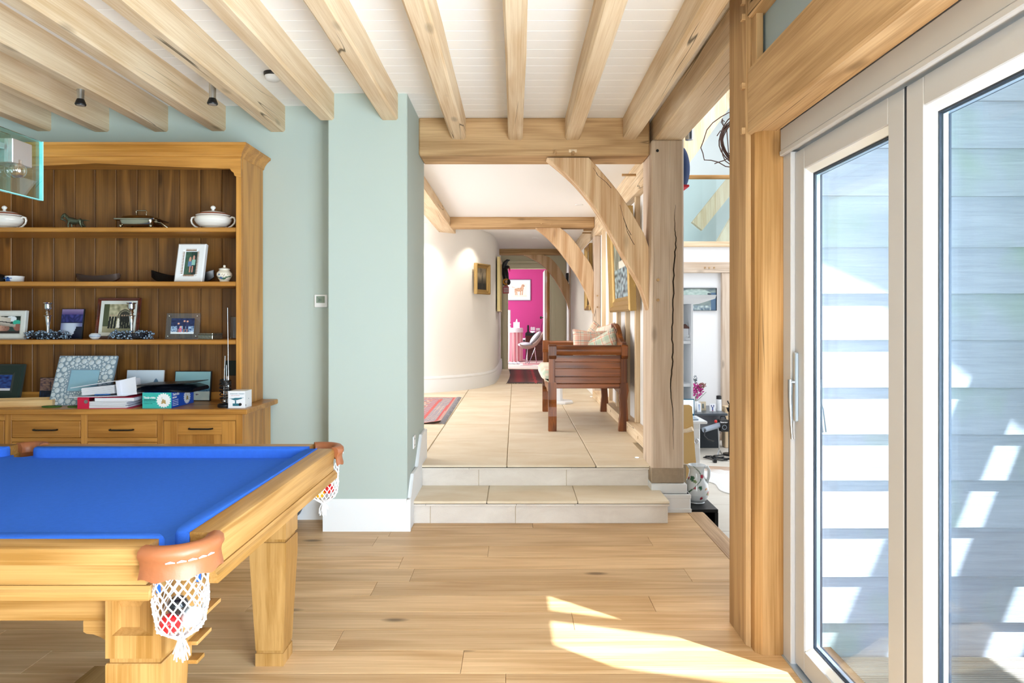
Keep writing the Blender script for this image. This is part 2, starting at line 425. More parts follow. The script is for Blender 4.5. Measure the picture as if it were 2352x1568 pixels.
# ---- living room shell
struct(G().box(-4.6, -1.255, 4.85, 5.13, 0, 3.1).build('wall_back', SAGE))
struct(G().box(-1.259, -.727, 4.58, 5.43, 0, 2.935, bev=.006).build('wall_pier', SAGE))
struct(G().box(-4.6, -4.45, -2.6, 4.85, 0, 3.1).build('wall_left', SAGE))
wf = G()
wf.box(-4.45, -1.2, -2.6, -2.45, 0, 3.1); wf.box(-1.2, 1.15, -2.6, -2.45, 2.4, 3.1); wf.box(-1.2, 1.15, -2.6, -2.45, 0, .3); wf.box(.95, 1.15, -2.6, -2.45, .3, 2.4)
struct(wf.build('wall_front', SAGE))
struct(G().box(1.06, 1.16, -2.5, 2.95, 2.45, 2.95).build('wall_right', BLUEG))
struct(G().box(1.10, 1.16, -2.5, -1.15, 0, 2.45).build('wall_right', SAGE))
struct(G().box(1.122, 1.2, -2.5, 2.90, 2.208, 2.95).build('wall_right', FRAMEP))
# ceiling with painted boards
ce = struct(G().box(-4.6, 1.16, -2.6, 5.43, 2.946, 3.06).build('ceiling', WHITE))
y = 5.43; k = 0
while y > -2.45:
    G().box(-4.45, 1.05, y - .1222, y - .0005, 2.93, 2.944, bev=.0013).build('ceiling_board', WHITE, ce); y -= .1227
# skirting
def skirt_profile(h): return [(0, 0), (.026, 0), (.026, h - .055), (.020, h - .03), (.012, h - .012), (.006, h), (0, h)]
b = G(); b.prism([(4.58 - d, z) for d, z in skirt_profile(.212)], 'x', -1.286, -.701)
b.prism([(-1.259 - d, z) for d, z in skirt_profile(.212)], 'y', 4.556, 4.85)
# stepped skirting climbing beside the stairs
b.prism([(4.556, 0), (4.722, 0), (4.722, .155), (5.142, .155), (5.142, .31), (5.43, .31), (5.43, .55), (5.14, .55), (4.93, .35), (4.72, .35), (4.60, .212), (4.556, .212)], 'x', -.729, -.703, bev=.005)
struct(b.build('baseboard_pier', WHITEW, smooth=30))
b = G(); b.prism([(4.85 - d, z) for d, z in skirt_profile(.2)], 'x', -1.73, -1.286); struct(b.build('baseboard_back', WHITEW, smooth=30))

# ---- hall walls
curve = catmull([(-3.5, 10.12), (-2.2, 10.12), (-1.5, 10.2), (-1.12, 10.38), (-.76, 10.74), (-.53, 11.15), (-.40, 11.7), (-.35, 12.4), (-.335, 13.3), (-.33, 14.2), (-.328, 15.3)])
def offset(P, d):
    out = []
    for i, p in enumerate(P):
        a = P[max(i - 1, 0)]; c = P[min(i + 1, len(P) - 1)]
        t = Vector((c[0] - a[0], c[1] - a[1])).normalized()
        out.append((p[0] + t.y * d, p[1] - t.x * d))
    return out
def strip(P, d0, d1, z0, z1):
    A = offset(P, d0); B_ = offset(P, d1); g = G()
    rs = [[(a[0], a[1], z0), (a[0], a[1], z1), (q[0], q[1], z1), (q[0], q[1], z0)] for a, q in zip(A, B_)]
    return g.rings(rs)
def strip2(P, prof):
    g = G(); L = [offset(P, d) for d, z in prof]
    rs = [[(L[j][i][0], L[j][i][1], prof[j][1]) for j in range(len(prof))] for i in range(len(P))]
    return g.rings(rs)
struct(strip(curve, 0, -.2, .3, 2.95).build('wall_curved', CREAM, smooth=30))
struct(strip2(curve, [(0, .32), (.03, .32), (.03, .50), (.024, .515), (.03, .53), (.02, .555), (0, .56)]).build('baseboard_curved', WHITEW, smooth=40))
struct(G().box(-3.65, -3.5, 5.43, 10.3, 0, 3.0).build('wall_hall_left', CREAM))
struct(G().box(-3.6, -1.2, 5.15, 5.43, .3, 3.0).build('wall_hall_front', CREAM))
struct(G().box(-3.65, 1.35, 5.43, 15.3, 2.87, 2.92).build('ceiling', WHITE))
# timber framed wall on the right of the hall
wr = struct(G().box(1.20, 1.29, 5.4, 9.615, .3, 2.87).build('wall_hall_right', WHITE))
for yy in (5.95, 6.60, 7.18, 7.80, 8.45, 9.1):
    G().box(1.155, 1.21, yy - .03, yy + .03, .42, 2.61, bev=.004).build('stud', OAK['z'], wr)
sl = G().box(1.085, 1.2, 5.4, 9.61, .32, .42, bev=.004).build('sill_beam', OAK['y'], wr)
for yy in (5.55, 6.05, 6.62, 7.2, 7.8, 8.4): G().box(1.083, 1.088, yy - .008, yy + .008, .36, .385).build('peg', OAKG['x'], sl)
struct(G().box(1.131, 1.29, 9.865, 15.3, .3, 2.87).build('wall_hall_right', CREAM))
# end wall with door opening
we = G(); we.box(-.5, -.165, 15.26, 15.4, .3, 2.9); we.box(-.165, .765, 15.26, 15.4, 2.558, 2.9); we.box(.765, 1.3, 15.26, 15.4, .3, 2.9)
we = struct(we.build('wall_end', OLIVE))
tr = sroot('trim_2', (.3, 15.25, .32))
for x0, x1, z0, z1 in ((-.285, -.165, .32, 2.68), (.765, .885, .32, 2.68), (-.285, .885, 2.558, 2.68)):
    G().box(x0, x1, 15.228, 15.262, z0, z1, bev=.006).build('architrave', OLIVE, tr)
    G().box(x0 + .03, x1 - .03, 15.215, 15.23, z0, z1 - .03, bev=.004).build('architrave', OLIVE, tr)
G().box(-.30, .90, 15.20, 15.262, 2.68, 2.73, bev=.008).build('cornice', OLIVE, tr)
dl = struct(G().box(.705, .765, 15.262, 15.40, .32, 2.558).build('trim_3', DRES['z']))
for z in (.62, 1.45, 2.26): G().box(.703, .715, 15.29, 15.36, z, z + .13).build('hinge', WHITEW, dl)
d3 = struct(G().box(.655, .703, 15.40, 16.2, .335, 2.54, bev=.003).build('door_3', WHITEW))
g = G(); g.lathe([(.012, 0), (.012, .03), (.03, .035), (.035, .055), (.025, .075), (.005, .08)], n=14); g.xform(Matrix.Translation((.655, 16.1, 1.47)) @ Matrix.Rotation(math.radians(-90), 4, 'Y'))
g.build('door_knob', DKMET, d3, smooth=40)
# pink room
MAG = plain('magenta_paint', '#b5377a', .8)
struct(G().box(-2.2, 2.6, 19.0, 19.15, .3, 3.0).build('wall_pink', MAG))
struct(G().box(-2.2, -2.1, 15.4, 19.0, .3, 3.0).build('wall_pink_left', MAG))
struct(G().box(2.5, 2.6, 15.4, 19.0, .3, 3.0).build('wall_pink_right', MAG))
struct(G().box(-2.2, 2.6, 15.4, 19.1, 2.9, 3.0).build('ceiling', WHITE))
pf = struct(G().box(-2.2, 2.6, 15.26, 19.0, .29, .31).build('floor', GROUT))
for ix in range(5):
    for iy in range(4): G().box(-2.0 + ix * .9 + .003, -1.1 + ix * .9 - .003, 15.4 + iy * .9 + .003, min(16.3 + iy * .9, 19) - .003, .302, .32, bev=.003).build('floor_tile', GREYST, pf)
G().box(-.165, .765, 15.262, 15.397, .302, .32).build('floor_tile', LIME, pf)

# ---- lounge seen between the posts (lower stone floor)
lf = struct(G().box(1.0, 4.7, 3.15, 12.2, -.5, -.355).build('floor', GROUT))
for iy in range(10):
    for ix in range(4):
        x0 = 1.39 + ix * .82; y0 = 3.2 + iy * .82 + (.41 if ix % 2 else 0)
        if y0 > 9.9: continue
        G().box(x0 + .003, x0 + .817, y0 + .003, min(y0 + .817, 10.0), -.354, -.34, bev=.003).build('floor_tile', GREYST, lf)
struct(G().box(1.29, 4.7, 10.0, 10.12, -.36, 2.48).build('wall_lounge_far', WHITE))
lb = sroot('trim_4', (3.0, 9.97, -.34))
G().box(1.4, 4.6, 9.90, 10.0, 2.099, 2.252, bev=.005).build('rail', OAKP['x'], lb)
G().box(3.004, 3.114, 9.92, 10.0, -.34, 2.099, bev=.005).build('stud', OAKP['z'], lb)
G().box(1.4, 4.6, 9.95, 10.02, 2.481, 2.558, bev=.004).build('rail', OAK['x'], lb)
G().box(1.4, 4.6, 9.96, 10.0, -.34, -.25, bev=.004).build('skirting_board', OAKP['x'], lb)
for px in (1619, 1629, 1640): G().tube([(PX(px, 9.9), 9.885, 2.17), (PX(px, 9.9), 9.91, 2.17)], .012, 8).build('peg', OAKG['x'], lb)
struct(G().box(1.29, 4.7, 12.0, 12.1, 2.3, 6.0).build('wall_gallery', PALEB))
struct(G().box(1.29, 4.7, 10.02, 12.1, 2.40, 2.478).build('floor_gallery', WHITE))
struct(G().box(4.6, 4.7, 3.15, 12.1, -.36, 5.4).build('wall_lounge_right', WHITE))
struct(G().box(1.16, 1.29, 5.43, 12.1, 2.92, 5.4).build('wall_lounge_left', WHITE))
struct(G().box(1.29, 1.33, 5.4, 12.0, -.36, 2.92).build('wall_lounge_left', WHITE))
struct(G().box(.9, 4.7, 3.0, 12.1, 5.2, 5.3).build('ceiling', WHITE))
struct(G().box(1.05, 1.16, 3.0, 5.43, 3.06, 5.3).build('wall_lounge_left', WHITE))

# ================================================================ TIMBER FRAME
# joists
jn = ['rightmost ceiling joist, ending on the oak tie beam beside the post', 'second ceiling joist from the right, resting on the oak tie beam',
      'ceiling joist running straight away from view above the hall opening', 'ceiling joist just right of the sage pier, resting on the oak tie beam',
      'pale oak ceiling joist ending in the front of the sage pier', 'oak ceiling joist ending at the left corner of the sage pier',
      'oak ceiling joist ending in the wall just right of the dresser', 'oak ceiling joist ending above the right part of the dresser, beside a spotlight',
      'oak ceiling joist ending above the middle of the dresser', 'oak ceiling joist ending above the left part of the dresser',
      'shaded oak ceiling joist at the far left, above the glass pendant']
jx = [.859, .427, .001, -.43, -.844, -1.268, -1.69, -2.11, -2.52, -2.94, -3.35]
for i, x in enumerate(jx):
    ye = 5.13 if i < 4 else (4.585 if i in (4, 5) else 4.855)
    w = .054
    g = G(); n = 14
    rs = []
    for k in range(n + 1):
        yy = -2.4 + (ye + 2.4) * k / n
        d = [rnd.uniform(-.003, .003) for _ in range(6)]
        zb = 2.757 + (0.006 if i < 4 else -.008) + d[0]
        ch = .012
        rs.append([(x - w + d[1], yy, 2.935), (x - w + d[1], yy, zb + ch), (x - w + ch + d[1], yy, zb), (x + w - ch + d[2], yy, zb), (x + w + d[2], yy, zb + ch), (x + w + d[2], yy, 2.935)])
    g.rings(rs)
    tag(g.build('ceiling_joist', OAK['y'], smooth=25), jn[i], 'beam', 'oak ceiling joists')
def peg(parent, p, d, r=.011, L=.05):
    p = Vector(p); d = Vector(d).normalized()
    return G().tube([p, p + d * L], r, 8).build('peg', OAKG['x'], parent, smooth=50)
tb = tag(G().box(-.727, 1.008, 5.125, 5.43, 2.647, 2.932, bev=.010).build('tie_beam', OAKG['x']), 'heavy oak tie beam across the top of the hall opening, carrying four joists', 'beam')
peg(tb, (PX(1275, 5.12), 5.13, PZ(353, 5.12)), (0, -1, .1)); peg(tb, (PX(1316, 5.12), 5.13, PZ(354, 5.12)), (0, -1, .1))
G().box(.40, .46, 5.120, 5.127, 2.668, 2.69).build('chiselled_mark', OAK['x'], tb)
pl = tag(G().box(1.033, 1.247, 3.19, 5.40, 2.745, 2.93, bev=.010).build('wall_plate', OAK['y']), 'wide pale oak wall plate running from the far post to the near door post', 'beam')
ps = tag(G().box(1.008, 1.245, 5.05, 5.40, .205, 2.745, bev=.010).build('oak_post', OAKP['z']), 'large pale oak post with a long crack at the right of the stone steps', 'post')
G().box(1.004, 1.249, 5.045, 5.405, .205, .318, bev=.006).build('post_foot', plain('grey_end_oak', '#a8957f', .85, var=.25, vscale=25, bump=.4, bscale=60), ps, label='weathered grey foot block of the post')
for py in (643, 689): peg(ps, (PX(1511, 5.05), 5.06, PZ(py, 5.05)), (-.1, -1, 0), L=.045)
G().tube([(PX(1510, 5.05), 5.047, PZ(346, 5.05)), (PX(1510, 5.05), 5.053, PZ(346, 5.05))], .011, 10).build('peg_hole', BLACK, ps)
cr = G()
pts = [(1551, 470), (1550, 520), (1552, 560), (1548, 620), (1546, 700), (1544, 760), (1545, 820), (1541, 880), (1545, 950), (1547, 1032)]
pts = [(p[0] + (rnd.uniform(-1.3, 1.3) if 0 < i_ < 54 else 0), p[1]) for i_, p in enumerate(catmull([tuple(map(float, q)) for q in pts], 6))]
for i in range(len(pts) - 1):
    a, q = pts[i], pts[i + 1]; wa = .0006 + .0003 * min(i, 14, 54 - i); wb = .0006 + .0003 * min(i + 1, 14, 53 - i)
    cr.prism([(PX(a[0], 5.05) - wa, PZ(a[1], 5.05)), (PX(a[0], 5.05) + wa, PZ(a[1], 5.05)), (PX(q[0], 5.05) + wb, PZ(q[1], 5.05)), (PX(q[0], 5.05) - wb, PZ(q[1], 5.05))], 'y', 5.0492, 5.052)
CRK = plain('crack_shadow', '#2a1c10', .95)
cr.build('crack', CRK, ps)
b = G(); b.box(1.000, 1.262, 5.02, 5.40, 0, .205, bev=.004); b.box(.995, 1.285, 5.00, 5.42, 0, .135, bev=.008); b.box(.99, 1.29, 4.995, 5.42, 0, .03, bev=.003)
b.box(.992, 1.287, 4.998, 5.42, .10, .135, bev=.006)
struct(b.build('baseboard_post', WHITEW))

def brace(low, up, Yf, Yb, mat, label, xm, zm):
    zs = [(min(PX(x, Yf), xm), min(PZ(y, Yf), zm)) for x, y in low]; us = [(min(PX(x, Yf), xm), min(PZ(y, Yf), zm)) for x, y in up]
    zs = catmull(zs, 5); us = catmull(us, 5)
    n = max(len(zs), len(us))
    def rs(P, n):
        L = [0]
        for i in range(1, len(P)): L.append(L[-1] + math.dist(P[i], P[i - 1]))
        out = []
        for k in range(n):
            t = L[-1] * k / (n - 1); i = max(j for j in range(len(L)) if L[j] <= t + 1e-9); i = min(i, len(P) - 2)
            q = (t - L[i]) / max(L[i + 1] - L[i], 1e-9); out.append(tuple(P[i][c] * (1 - q) + P[i + 1][c] * q for c in (0, 1)))
        return out
    zs = rs(zs, n); us = rs(us, n)
    g = G(); c = .006
    def ring(a, u):
        dx, dz = u[0] - a[0], u[1] - a[1]; L = max(math.hypot(dx, dz), 1e-6); ux, uz = dx / L * min(c, L / 3), dz / L * min(c, L / 3)
        return [(a[0] + ux, Yf, a[1] + uz), (a[0], Yf + c, a[1]), (a[0], Yb, a[1]), (u[0], Yb, u[1]), (u[0], Yf + c, u[1]), (u[0] - ux, Yf, u[1] - uz)]
    g.rings([ring(a, u) for a, u in zip(zs, us)])
    return tag(g.build('arched_brace', mat, smooth=30), label, 'brace', 'curved oak braces down the hall')
mb = wood('brace_oak', '#c49a70', '#e8cca6', 'z', rough=.72, crack=0, knots=.3, var=.03, band=.8)
b1 = brace([(1256, 362), (1312, 410), (1356, 461), (1393, 518), (1424, 573), (1449, 617), (1473, 661), (1497, 712)],
           [(1353, 362), (1378, 389), (1410, 427), (1430, 454), (1449, 484), (1464, 510), (1480, 538), (1497, 566)], 5.16, 5.30, mb, 'largest curved oak brace, nearest, under the tie beam by the pale post', 1.007, 2.646)
b2 = brace([(1230, 519), (1256, 544), (1280, 569), (1300, 595), (1319, 622), (1334, 646), (1350, 680), (1365, 720)],
      [(1287, 519), (1300, 533), (1313, 546), (1328, 565), (1340, 583), (1351, 598), (1359, 611), (1366, 624)], 9.72, 9.86, mb, 'middle curved oak brace, framing the way past the bench', 1.111, 2.724)
b3 = brace([(1203, 580), (1227, 596), (1246, 608), (1263, 626), (1278, 647), (1290, 668), (1299, 686), (1309, 712)],
      [(1248, 580), (1264, 592), (1277, 605), (1287, 618), (1294, 630), (1300, 640), (1305, 648), (1309, 656)], 14.05, 14.2, mb, 'smallest curved oak brace, farthest, in front of the pink room door', 1.111, 2.754)
for b_, pts in ((b1, [[(1362, 385), (1370, 396), (1372, 402), (1392, 418), (1404, 432)], [(1424, 470), (1432, 500), (1441, 525), (1450, 540)], [(1437, 515), (1440, 530), (1450, 550), (1457, 562)]]),):
    for P in pts:
        g = G()
        for i in range(len(P) - 1):
            w = .0022 if 0 < i else .0012
            a, q = P[i], P[i + 1]
            g.prism([(PX(a[0], 5.16) - w, PZ(a[1], 5.16)), (PX(a[0], 5.16) + w, PZ(a[1], 5.16)), (PX(q[0], 5.16) + w, PZ(q[1], 5.16)), (PX(q[0], 5.16) - w, PZ(q[1], 5.16))], 'y', 5.1592, 5.162)
        g.build('crack', CRK, b_)
t2 = tag(G().box(-.924, 1.118, 9.66, 9.90, 2.725, 2.875, bev=.008).build('tie_beam', OAKG['x']), 'middle oak tie beam under the hall ceiling, holding the second brace', 'beam')
for px in (1243, 1265): peg(t2, (PX(px, 9.66), 9.67, PZ(514, 9.66)), (0, -1, 0), L=.04)
t3 = tag(G().box(-.335, 1.118, 14.0, 14.2, 2.755, 2.875, bev=.006).build('tie_beam', OAKG['x']), 'far oak tie beam above the pink room door', 'beam')
for px in (1217, 1231): peg(t3, (PX(px, 14), 14.01, PZ(579, 14)), (0, -1, 0), L=.04)
tag(G().box(-1.166, -.924, 5.43, 10.57, 2.745, 2.875, bev=.008).build('wall_plate', OAK['y']), 'oak wall plate along the left of the hall ceiling, emerging behind the sage pier', 'beam')
rp = tag(G().box(1.12, 1.30, 5.43, 14.2, 2.60, 2.875, bev=.008).build('wall_plate', OAK['y']), 'oak wall plate along the top of the hall right wall, with two long pegs', 'beam')
for Y_, z_ in ((5.78, 2.78), (6.35, 2.76), (9.95, 2.72), (10.1, 2.70)): peg(rp, (1.13, Y_, z_), (-1, 0, 0), r=.012, L=.14)
p2 = tag(G().box(1.112, 1.199, 9.62, 9.86, .32, 2.60, bev=.006).build('oak_post', OAKP['z']), 'slim pale oak post in the hall right wall, beyond the bench', 'post')
for py in (679, 705): peg(p2, (PX(1372, 9.62), 9.63, PZ(py, 9.62)), (0, -1, 0), L=.045)
g = G().box(1.112, 1.13, 13.97, 14.22, .32, 2.76, bev=.004); tag(g.build('oak_post', OAKP['z']), 'thin oak post at the foot of the farthest brace', 'post')
# near door posts and beams
pa = G(); pa.prism([(1.0, 3.19), (1.0, 2.965), (1.012, 2.947), (1.045, 2.947), (1.137, 2.962), (1.137, 3.19)], 'z', 0, 2.93)
pa = tag(pa.build('oak_post', OAKG['z']), 'rough oak post in front of the lounge opening, left of the door frame', 'post')
for z in (2.80, 2.73, 2.43, 2.235): G().box(.985, 1.005, 2.968, 2.996, z - .014, z + .014, bev=.003).build('peg', OAKG['x'], pa)
pb = G(); pb.prism([(1.016, 2.96), (1.016, 2.90), (1.040, 2.872), (1.137, 2.872), (1.137, 2.96)], 'z', 0, 2.212)
tag(pb.build('door_post', OAKO['z']), 'short golden oak post with saw marks standing against the glazed door frame', 'post')
tag(G().box(1.0, 1.115, -2.45, 2.947, 2.207, 2.497, bev=.010).build('lintel_beam', OAKG['y']), 'deep oak lintel beam running above the glazed doors', 'beam')
tag(G().box(1.0, 1.16, -2.45, 2.947, 2.71, 2.935, bev=.008).build('top_beam', OAKG['y']), 'oak beam at the ceiling above the grey blue panel', 'beam')
tag(G().box(1.02, 1.05, 2.89, 2.946, 2.49, 2.72, bev=.003).build('corner_stud', OAKG['z']), 'short oak stud beside the grey blue panel over the lintel', 'post')

# ---- glazed folding doors
t5 = sroot('trim_5', (1.15, 2.0, 0))
g = G().box(1.118, 1.20, -1.2, 2.868, 2.108, 2.207); g.box(1.110, 1.13, -1.2, 2.86, 2.118, 2.207, bev=.002); g.build('frame_head', FRAMEP, t5)
G().box(1.106, 1.125, -1.2, 2.862, 2.095, 2.118, bev=.004).build('head_trim', FRAMEP, t5)
G().box(1.125, 1.21, 2.79, 2.87, -.01, 2.10, bev=.003).build('frame_jamb', FRAMEP, t5)
G().box(1.118, 1.21, -1.2, 2.87, -.03, .006, bev=.002).build('threshold', ALU, t5)
def leaf(name, y0, y1, handle=False):
    r = sroot(name, (1.165, (y0 + y1) / 2, .01))
    x0, x1 = 1.142, 1.20; sw = .088; zt = 2.094; zb = .012
    gy0, gy1, gz0, gz1 = y0 + sw, y1 - sw, zb + .09, zt - .085
    G().box(x0, x1, y0, gy0, zb, zt, bev=.004).build('stile', FRAMEP, r)
    G().box(x0, x1, gy1, y1, zb, zt, bev=.004).build('stile', FRAMEP, r)
    G().box(x0, x1, gy0, gy1, gz1, zt, bev=.003).build('rail', FRAMEP, r)
    G().box(x0, x1, gy0, gy1, zb, gz0, bev=.003).build('rail', FRAMEP, r)
    # glazing bead, sloped
    b = G(); q = .022
    def fr(a0, a1, c0, c1, xx): return [(xx, a0, c0), (xx, a1, c0), (xx, a1, c1), (xx, a0, c1)]
    A = fr(gy0, gy1, gz0, gz1, x0 + .006); B_ = fr(gy0 + q, gy1 - q, gz0 + q, gz1 - q, x0 + .020); D = fr(gy0 + q, gy1 - q, gz0 + q, gz1 - q, x0 + .028); E = fr(gy0, gy1, gz0, gz1, x0 + .028)
    for L0, L1 in ((A, B_), (B_, D), (D, E), (E, A)):
        for k in range(4): b.quad(L0[k], L0[(k + 1) % 4], L1[(k + 1) % 4], L1[k])
    b.build('glazing_bead', WHITEW, r)
    def hoop(a, w, xa, xb):
        s = G(); i0, i1, k0, k1 = gy0 + a, gy1 - a, gz0 + a, gz1 - a
        s.box(xa, xb, i0, i0 + w, k0, k1); s.box(xa, xb, i1 - w, i1, k0, k1); s.box(xa, xb, i0 + w, i1 - w, k0, k0 + w); s.box(xa, xb, i0 + w, i1 - w, k1 - w, k1); return s
    hoop(q - .001, .007, x0 + .026, x0 + .032).build('gasket', GASK, r)
    hoop(q, .010, x0 + .035, x0 + .049).build('spacer_bar', ALU, r)
    hoop(q - .004, .012, x0 + .052, x0 + .058).build('gasket', GASK, r)
    G().box(x0 + .031, x0 + .0345, gy0 + q, gy1 - q, gz0 + q, gz1 - q).build('glass_pane', GLASS, r)
    G().box(x0 + .0495, x0 + .053, gy0 + q, gy1 - q, gz0 + q, gz1 - q).build('glass_pane', GLASS, r)
    G().box(x0 + .001, x1 - .004, y0 - .009, y0, zb, zt).build('seal', GASK, r)
    if handle:
        h = G().box(1.128, 1.143, 2.752, 2.775, 1.00, 1.28, bev=.004).build('handle_plate', ALU, r, label='slim metal handle plate')
        g = G().tube([(1.13, 2.764, 1.16), (1.112, 2.764, 1.16)], .009, 10); g.tube([(1.112, 2.764, 1.17), (1.111, 2.764, 1.10), (1.114, 2.762, 1.00), (1.118, 2.760, .93)], [.010, .009, .007, .005], 10)
        g.build('lever_handle', STEEL, h, smooth=50)
        g = G().box(1.20, 1.212, 2.752, 2.775, .95, 1.20, bev=.004); g.tube([(1.215, 2.764, 1.12), (1.235, 2.755, 1.05), (1.24, 2.74, .96)], .009, 8); g.build('outer_handle', STEEL, r, smooth=40)
    return r
leaf('door_1', 2.006, 2.788, True)
leaf('door_2', 1.22, 1.997)
leaf('door_4', .434, 1.214)
leaf('door_5', -.352, .428)
leaf('door_6', -1.138, -.358)

# ---- outside
m, t, b = newmat('weathered_cladding'); L = t.links.new
tc = N(t, 'ShaderNodeTexCoord'); oi = N(t, 'ShaderNodeObjectInfo'); sc_ = N(t, 'ShaderNodeVectorMath', operation='SCALE'); sc_.inputs['Scale'].default_value = 40
cx = N(t, 'ShaderNodeCombineXYZ')
for k in range(3): L(oi.outputs['Random'], cx.inputs[k])
L(cx.outputs[0], sc_.inputs[0]); ad = N(t, 'ShaderNodeVectorMath', operation='ADD'); L(tc.outputs['Object'], ad.inputs[0]); L(sc_.outputs[0], ad.inputs[1])
mp = N(t, 'ShaderNodeMapping'); mp.inputs['Scale'].default_value = (3, 60, 60); L(ad.outputs[0], mp.inputs[0])
n1 = N(t, 'ShaderNodeTexNoise'); setin(n1, Scale=1.0, Detail=5.0, Roughness=.7, Distortion=.5); L(mp.outputs[0], n1.inputs[0])
mx = N(t, 'ShaderNodeMix', data_type='RGBA'); mx.inputs[6].default_value = rgba(C('#8e949f')); mx.inputs[7].default_value = rgba(C('#c2c5ce')); L(n1.outputs[0], mx.inputs[0])
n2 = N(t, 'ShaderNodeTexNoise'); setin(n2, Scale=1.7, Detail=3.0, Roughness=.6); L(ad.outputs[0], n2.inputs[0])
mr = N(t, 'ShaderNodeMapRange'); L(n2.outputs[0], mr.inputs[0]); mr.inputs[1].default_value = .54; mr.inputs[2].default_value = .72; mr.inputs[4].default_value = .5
m2 = N(t, 'ShaderNodeMix', data_type='RGBA'); L(mr.outputs[0], m2.inputs[0]); L(mx.outputs[2], m2.inputs[6]); m2.inputs[7].default_value = rgba(C('#93ad86'))  # green noise patches painted in for the garden reflected in the glass
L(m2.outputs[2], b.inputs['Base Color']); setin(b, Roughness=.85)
bp = N(t, 'ShaderNodeBump'); setin(bp, Strength=.5, Distance=.004); L(n1.outputs[0], bp.inputs['Height']); L(bp.outputs[0], b.inputs['Normal'])
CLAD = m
wc = struct(G().box(1.16, 4.7, 3.02, 3.15, -.36, 5.3).build('wall_exterior', plain('cladding_backing', '#39434b', .9)))
zb = [3.41 - .205 * 0, 3.205, 3.0, 2.79, 2.586, 2.367, 2.160, 1.951, 1.726, 1.525, 1.324, 1.117, .913, .712, .507, .295, .095, -.09]
for i in range(1, len(zb)):
    z0 = zb[i]; z1 = zb[i - 1] + .03
    g = G(); n = 24; rs = []
    for k in range(n + 1):
        x = 1.165 + (4.65 - 1.165) * k / n
        dz = .004 * noise.noise((x * 1.5, i * 3.1, 0))
        rs.append([(x, 2.968, z0 + dz), (x, 3.008, z0 + dz + .004), (x, 3.018, z1), (x, 3.003, z1)])
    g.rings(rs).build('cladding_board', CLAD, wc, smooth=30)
dk = sroot('floor', (2.4, 1.5, -.06))
dm = wood('deck_timber', '#a89c8e', '#cdc3b6', 'x', rough=.8, knots=.3, var=.08)
y = 2.96
while y > -1.6:
    g = G(); g.box(1.215, 4.6, y - .118, y - .004, -.075, -.052)
    for k in range(8): g.box(1.215, 4.6, y - .114 + k * .0138, y - .107 + k * .0138, -.053, -.046)
    g.build('deck_board', dm, dk); y -= .122
struct(G().box(-40, 60, -60, 60, -.6, -.5).build('floor_lawn', plain('lawn_green', '#5c7d3c', .95, var=.3, vscale=2)))
# eaves and bars added unseen outside, shaped to cast shadow on cladding and floor
tag(G().prism([(1.2, 3.0), (1.2, 2.58), (2.0, 2.453), (2.43, 2.36), (2.74, 2.274), (3.6, 2.02), (3.6, 3.0)], 'z', 2.9, 2.96).build('shade_board', WHITEW), 'unseen white eaves board added above the weathered cladding to shade it', 'blocker')
for i, (xa, xb) in enumerate(((2.75, 3.0), (3.13, 3.42), (3.60, 3.75))):
    tag(G().box(xa, xb, -1.0, 2.96, 2.58, 2.62).build('shade_bar', OAK['y']), ('nearest', 'middle', 'farthest')[i] + ' of the unseen oak bars added to shade the cladding, counted from the glazed doors', 'occluder', 'unseen shade bars outside')
for yc in (2.215, 1.70):  # slanted bars added to lay dark strips across the floor sun patch
    g = G(); w = .055 if yc > 2 else .10
    a = (1.26, yc + .04); q = (2.5, yc - .33)
    g.prism([(a[0], a[1] - w), (q[0], q[1] - w), (q[0], q[1] + w), (a[0], a[1] + w)], 'z', 2.48, 2.52)
    tag(g.build('shade_bar', OAK['x']), ('farther' if yc > 2 else 'nearer') + ' of the two slanting oak bars added unseen outside to shade the floor', 'occluder', 'unseen shade bars outside')
# ================================================================ DRESSER
dr = thing('dresser', 'large golden oak dresser with open shelves above drawers against the sage wall', 'dresser', (-2.735, 4.6, 0))
YF = 4.33
def dpart(g, name, mat, label=None, parent=dr, smooth=None): return g.build(name, mat, parent, label=label, smooth=smooth)
# base
g = G(); g.box(-3.72, -1.75, 4.34, 4.83, .06, .815); dpart(g, 'carcass', DRES['z'])
fx = [(-3.738, -3.693), (-3.24, -3.197), (-2.757, -2.716), (-2.273, -2.233), (-1.774, -1.732)]
for a, b_ in fx: dpart(G().box(a, b_, YF, 4.37, .0, .82, bev=.002), 'stile', DRES['z'])
for a, b_ in ((-3.693, -3.24), (-3.197, -2.757), (-2.716, -2.273), (-2.233, -1.774)):
    dpart(G().box(a, b_, YF, 4.37, .774, .82, bev=.001), 'rail', DRES['x']); dpart(G().box(a, b_, YF, 4.37, .0, .07, bev=.001), 'rail', DRES['x'])
for yy in (4.371, 4.52, 4.68): dpart(G().box(-1.752, -1.732, yy + .001, yy + (.148 if yy < 4.5 else .159 if yy < 4.6 else .15), .0, .82, bev=.002), 'side_board', DRES['z'])
def bar_handle(parent, xc, z, y, mat=DKMET):
    g = G(); g.tube([(xc - .075, y + .01, z), (xc - .07, y - .018, z), (xc - .055, y - .026, z), (xc + .055, y - .026, z), (xc + .07, y - .018, z), (xc + .075, y + .01, z)], .0055, 6)
    g.build('handle', mat, parent, smooth=40)
for a, b_ in ((-3.194, -2.760), (-2.713, -2.276)):
    z1 = .770
    for h in (.104, .20, .33):
        d = dpart(G().box(a, b_, YF - .002, 4.36, z1 - h, z1, bev=.003), 'drawer', DRES['x'])
        bar_handle(d, (a + b_) / 2, z1 - (.054 if h < .15 else h / 2), YF)
        dpart(G().box(a - .003, b_ + .003, YF, 4.36, z1 - h - .028, z1 - h - .003, bev=.001), 'rail', DRES['x']); z1 -= h + .031
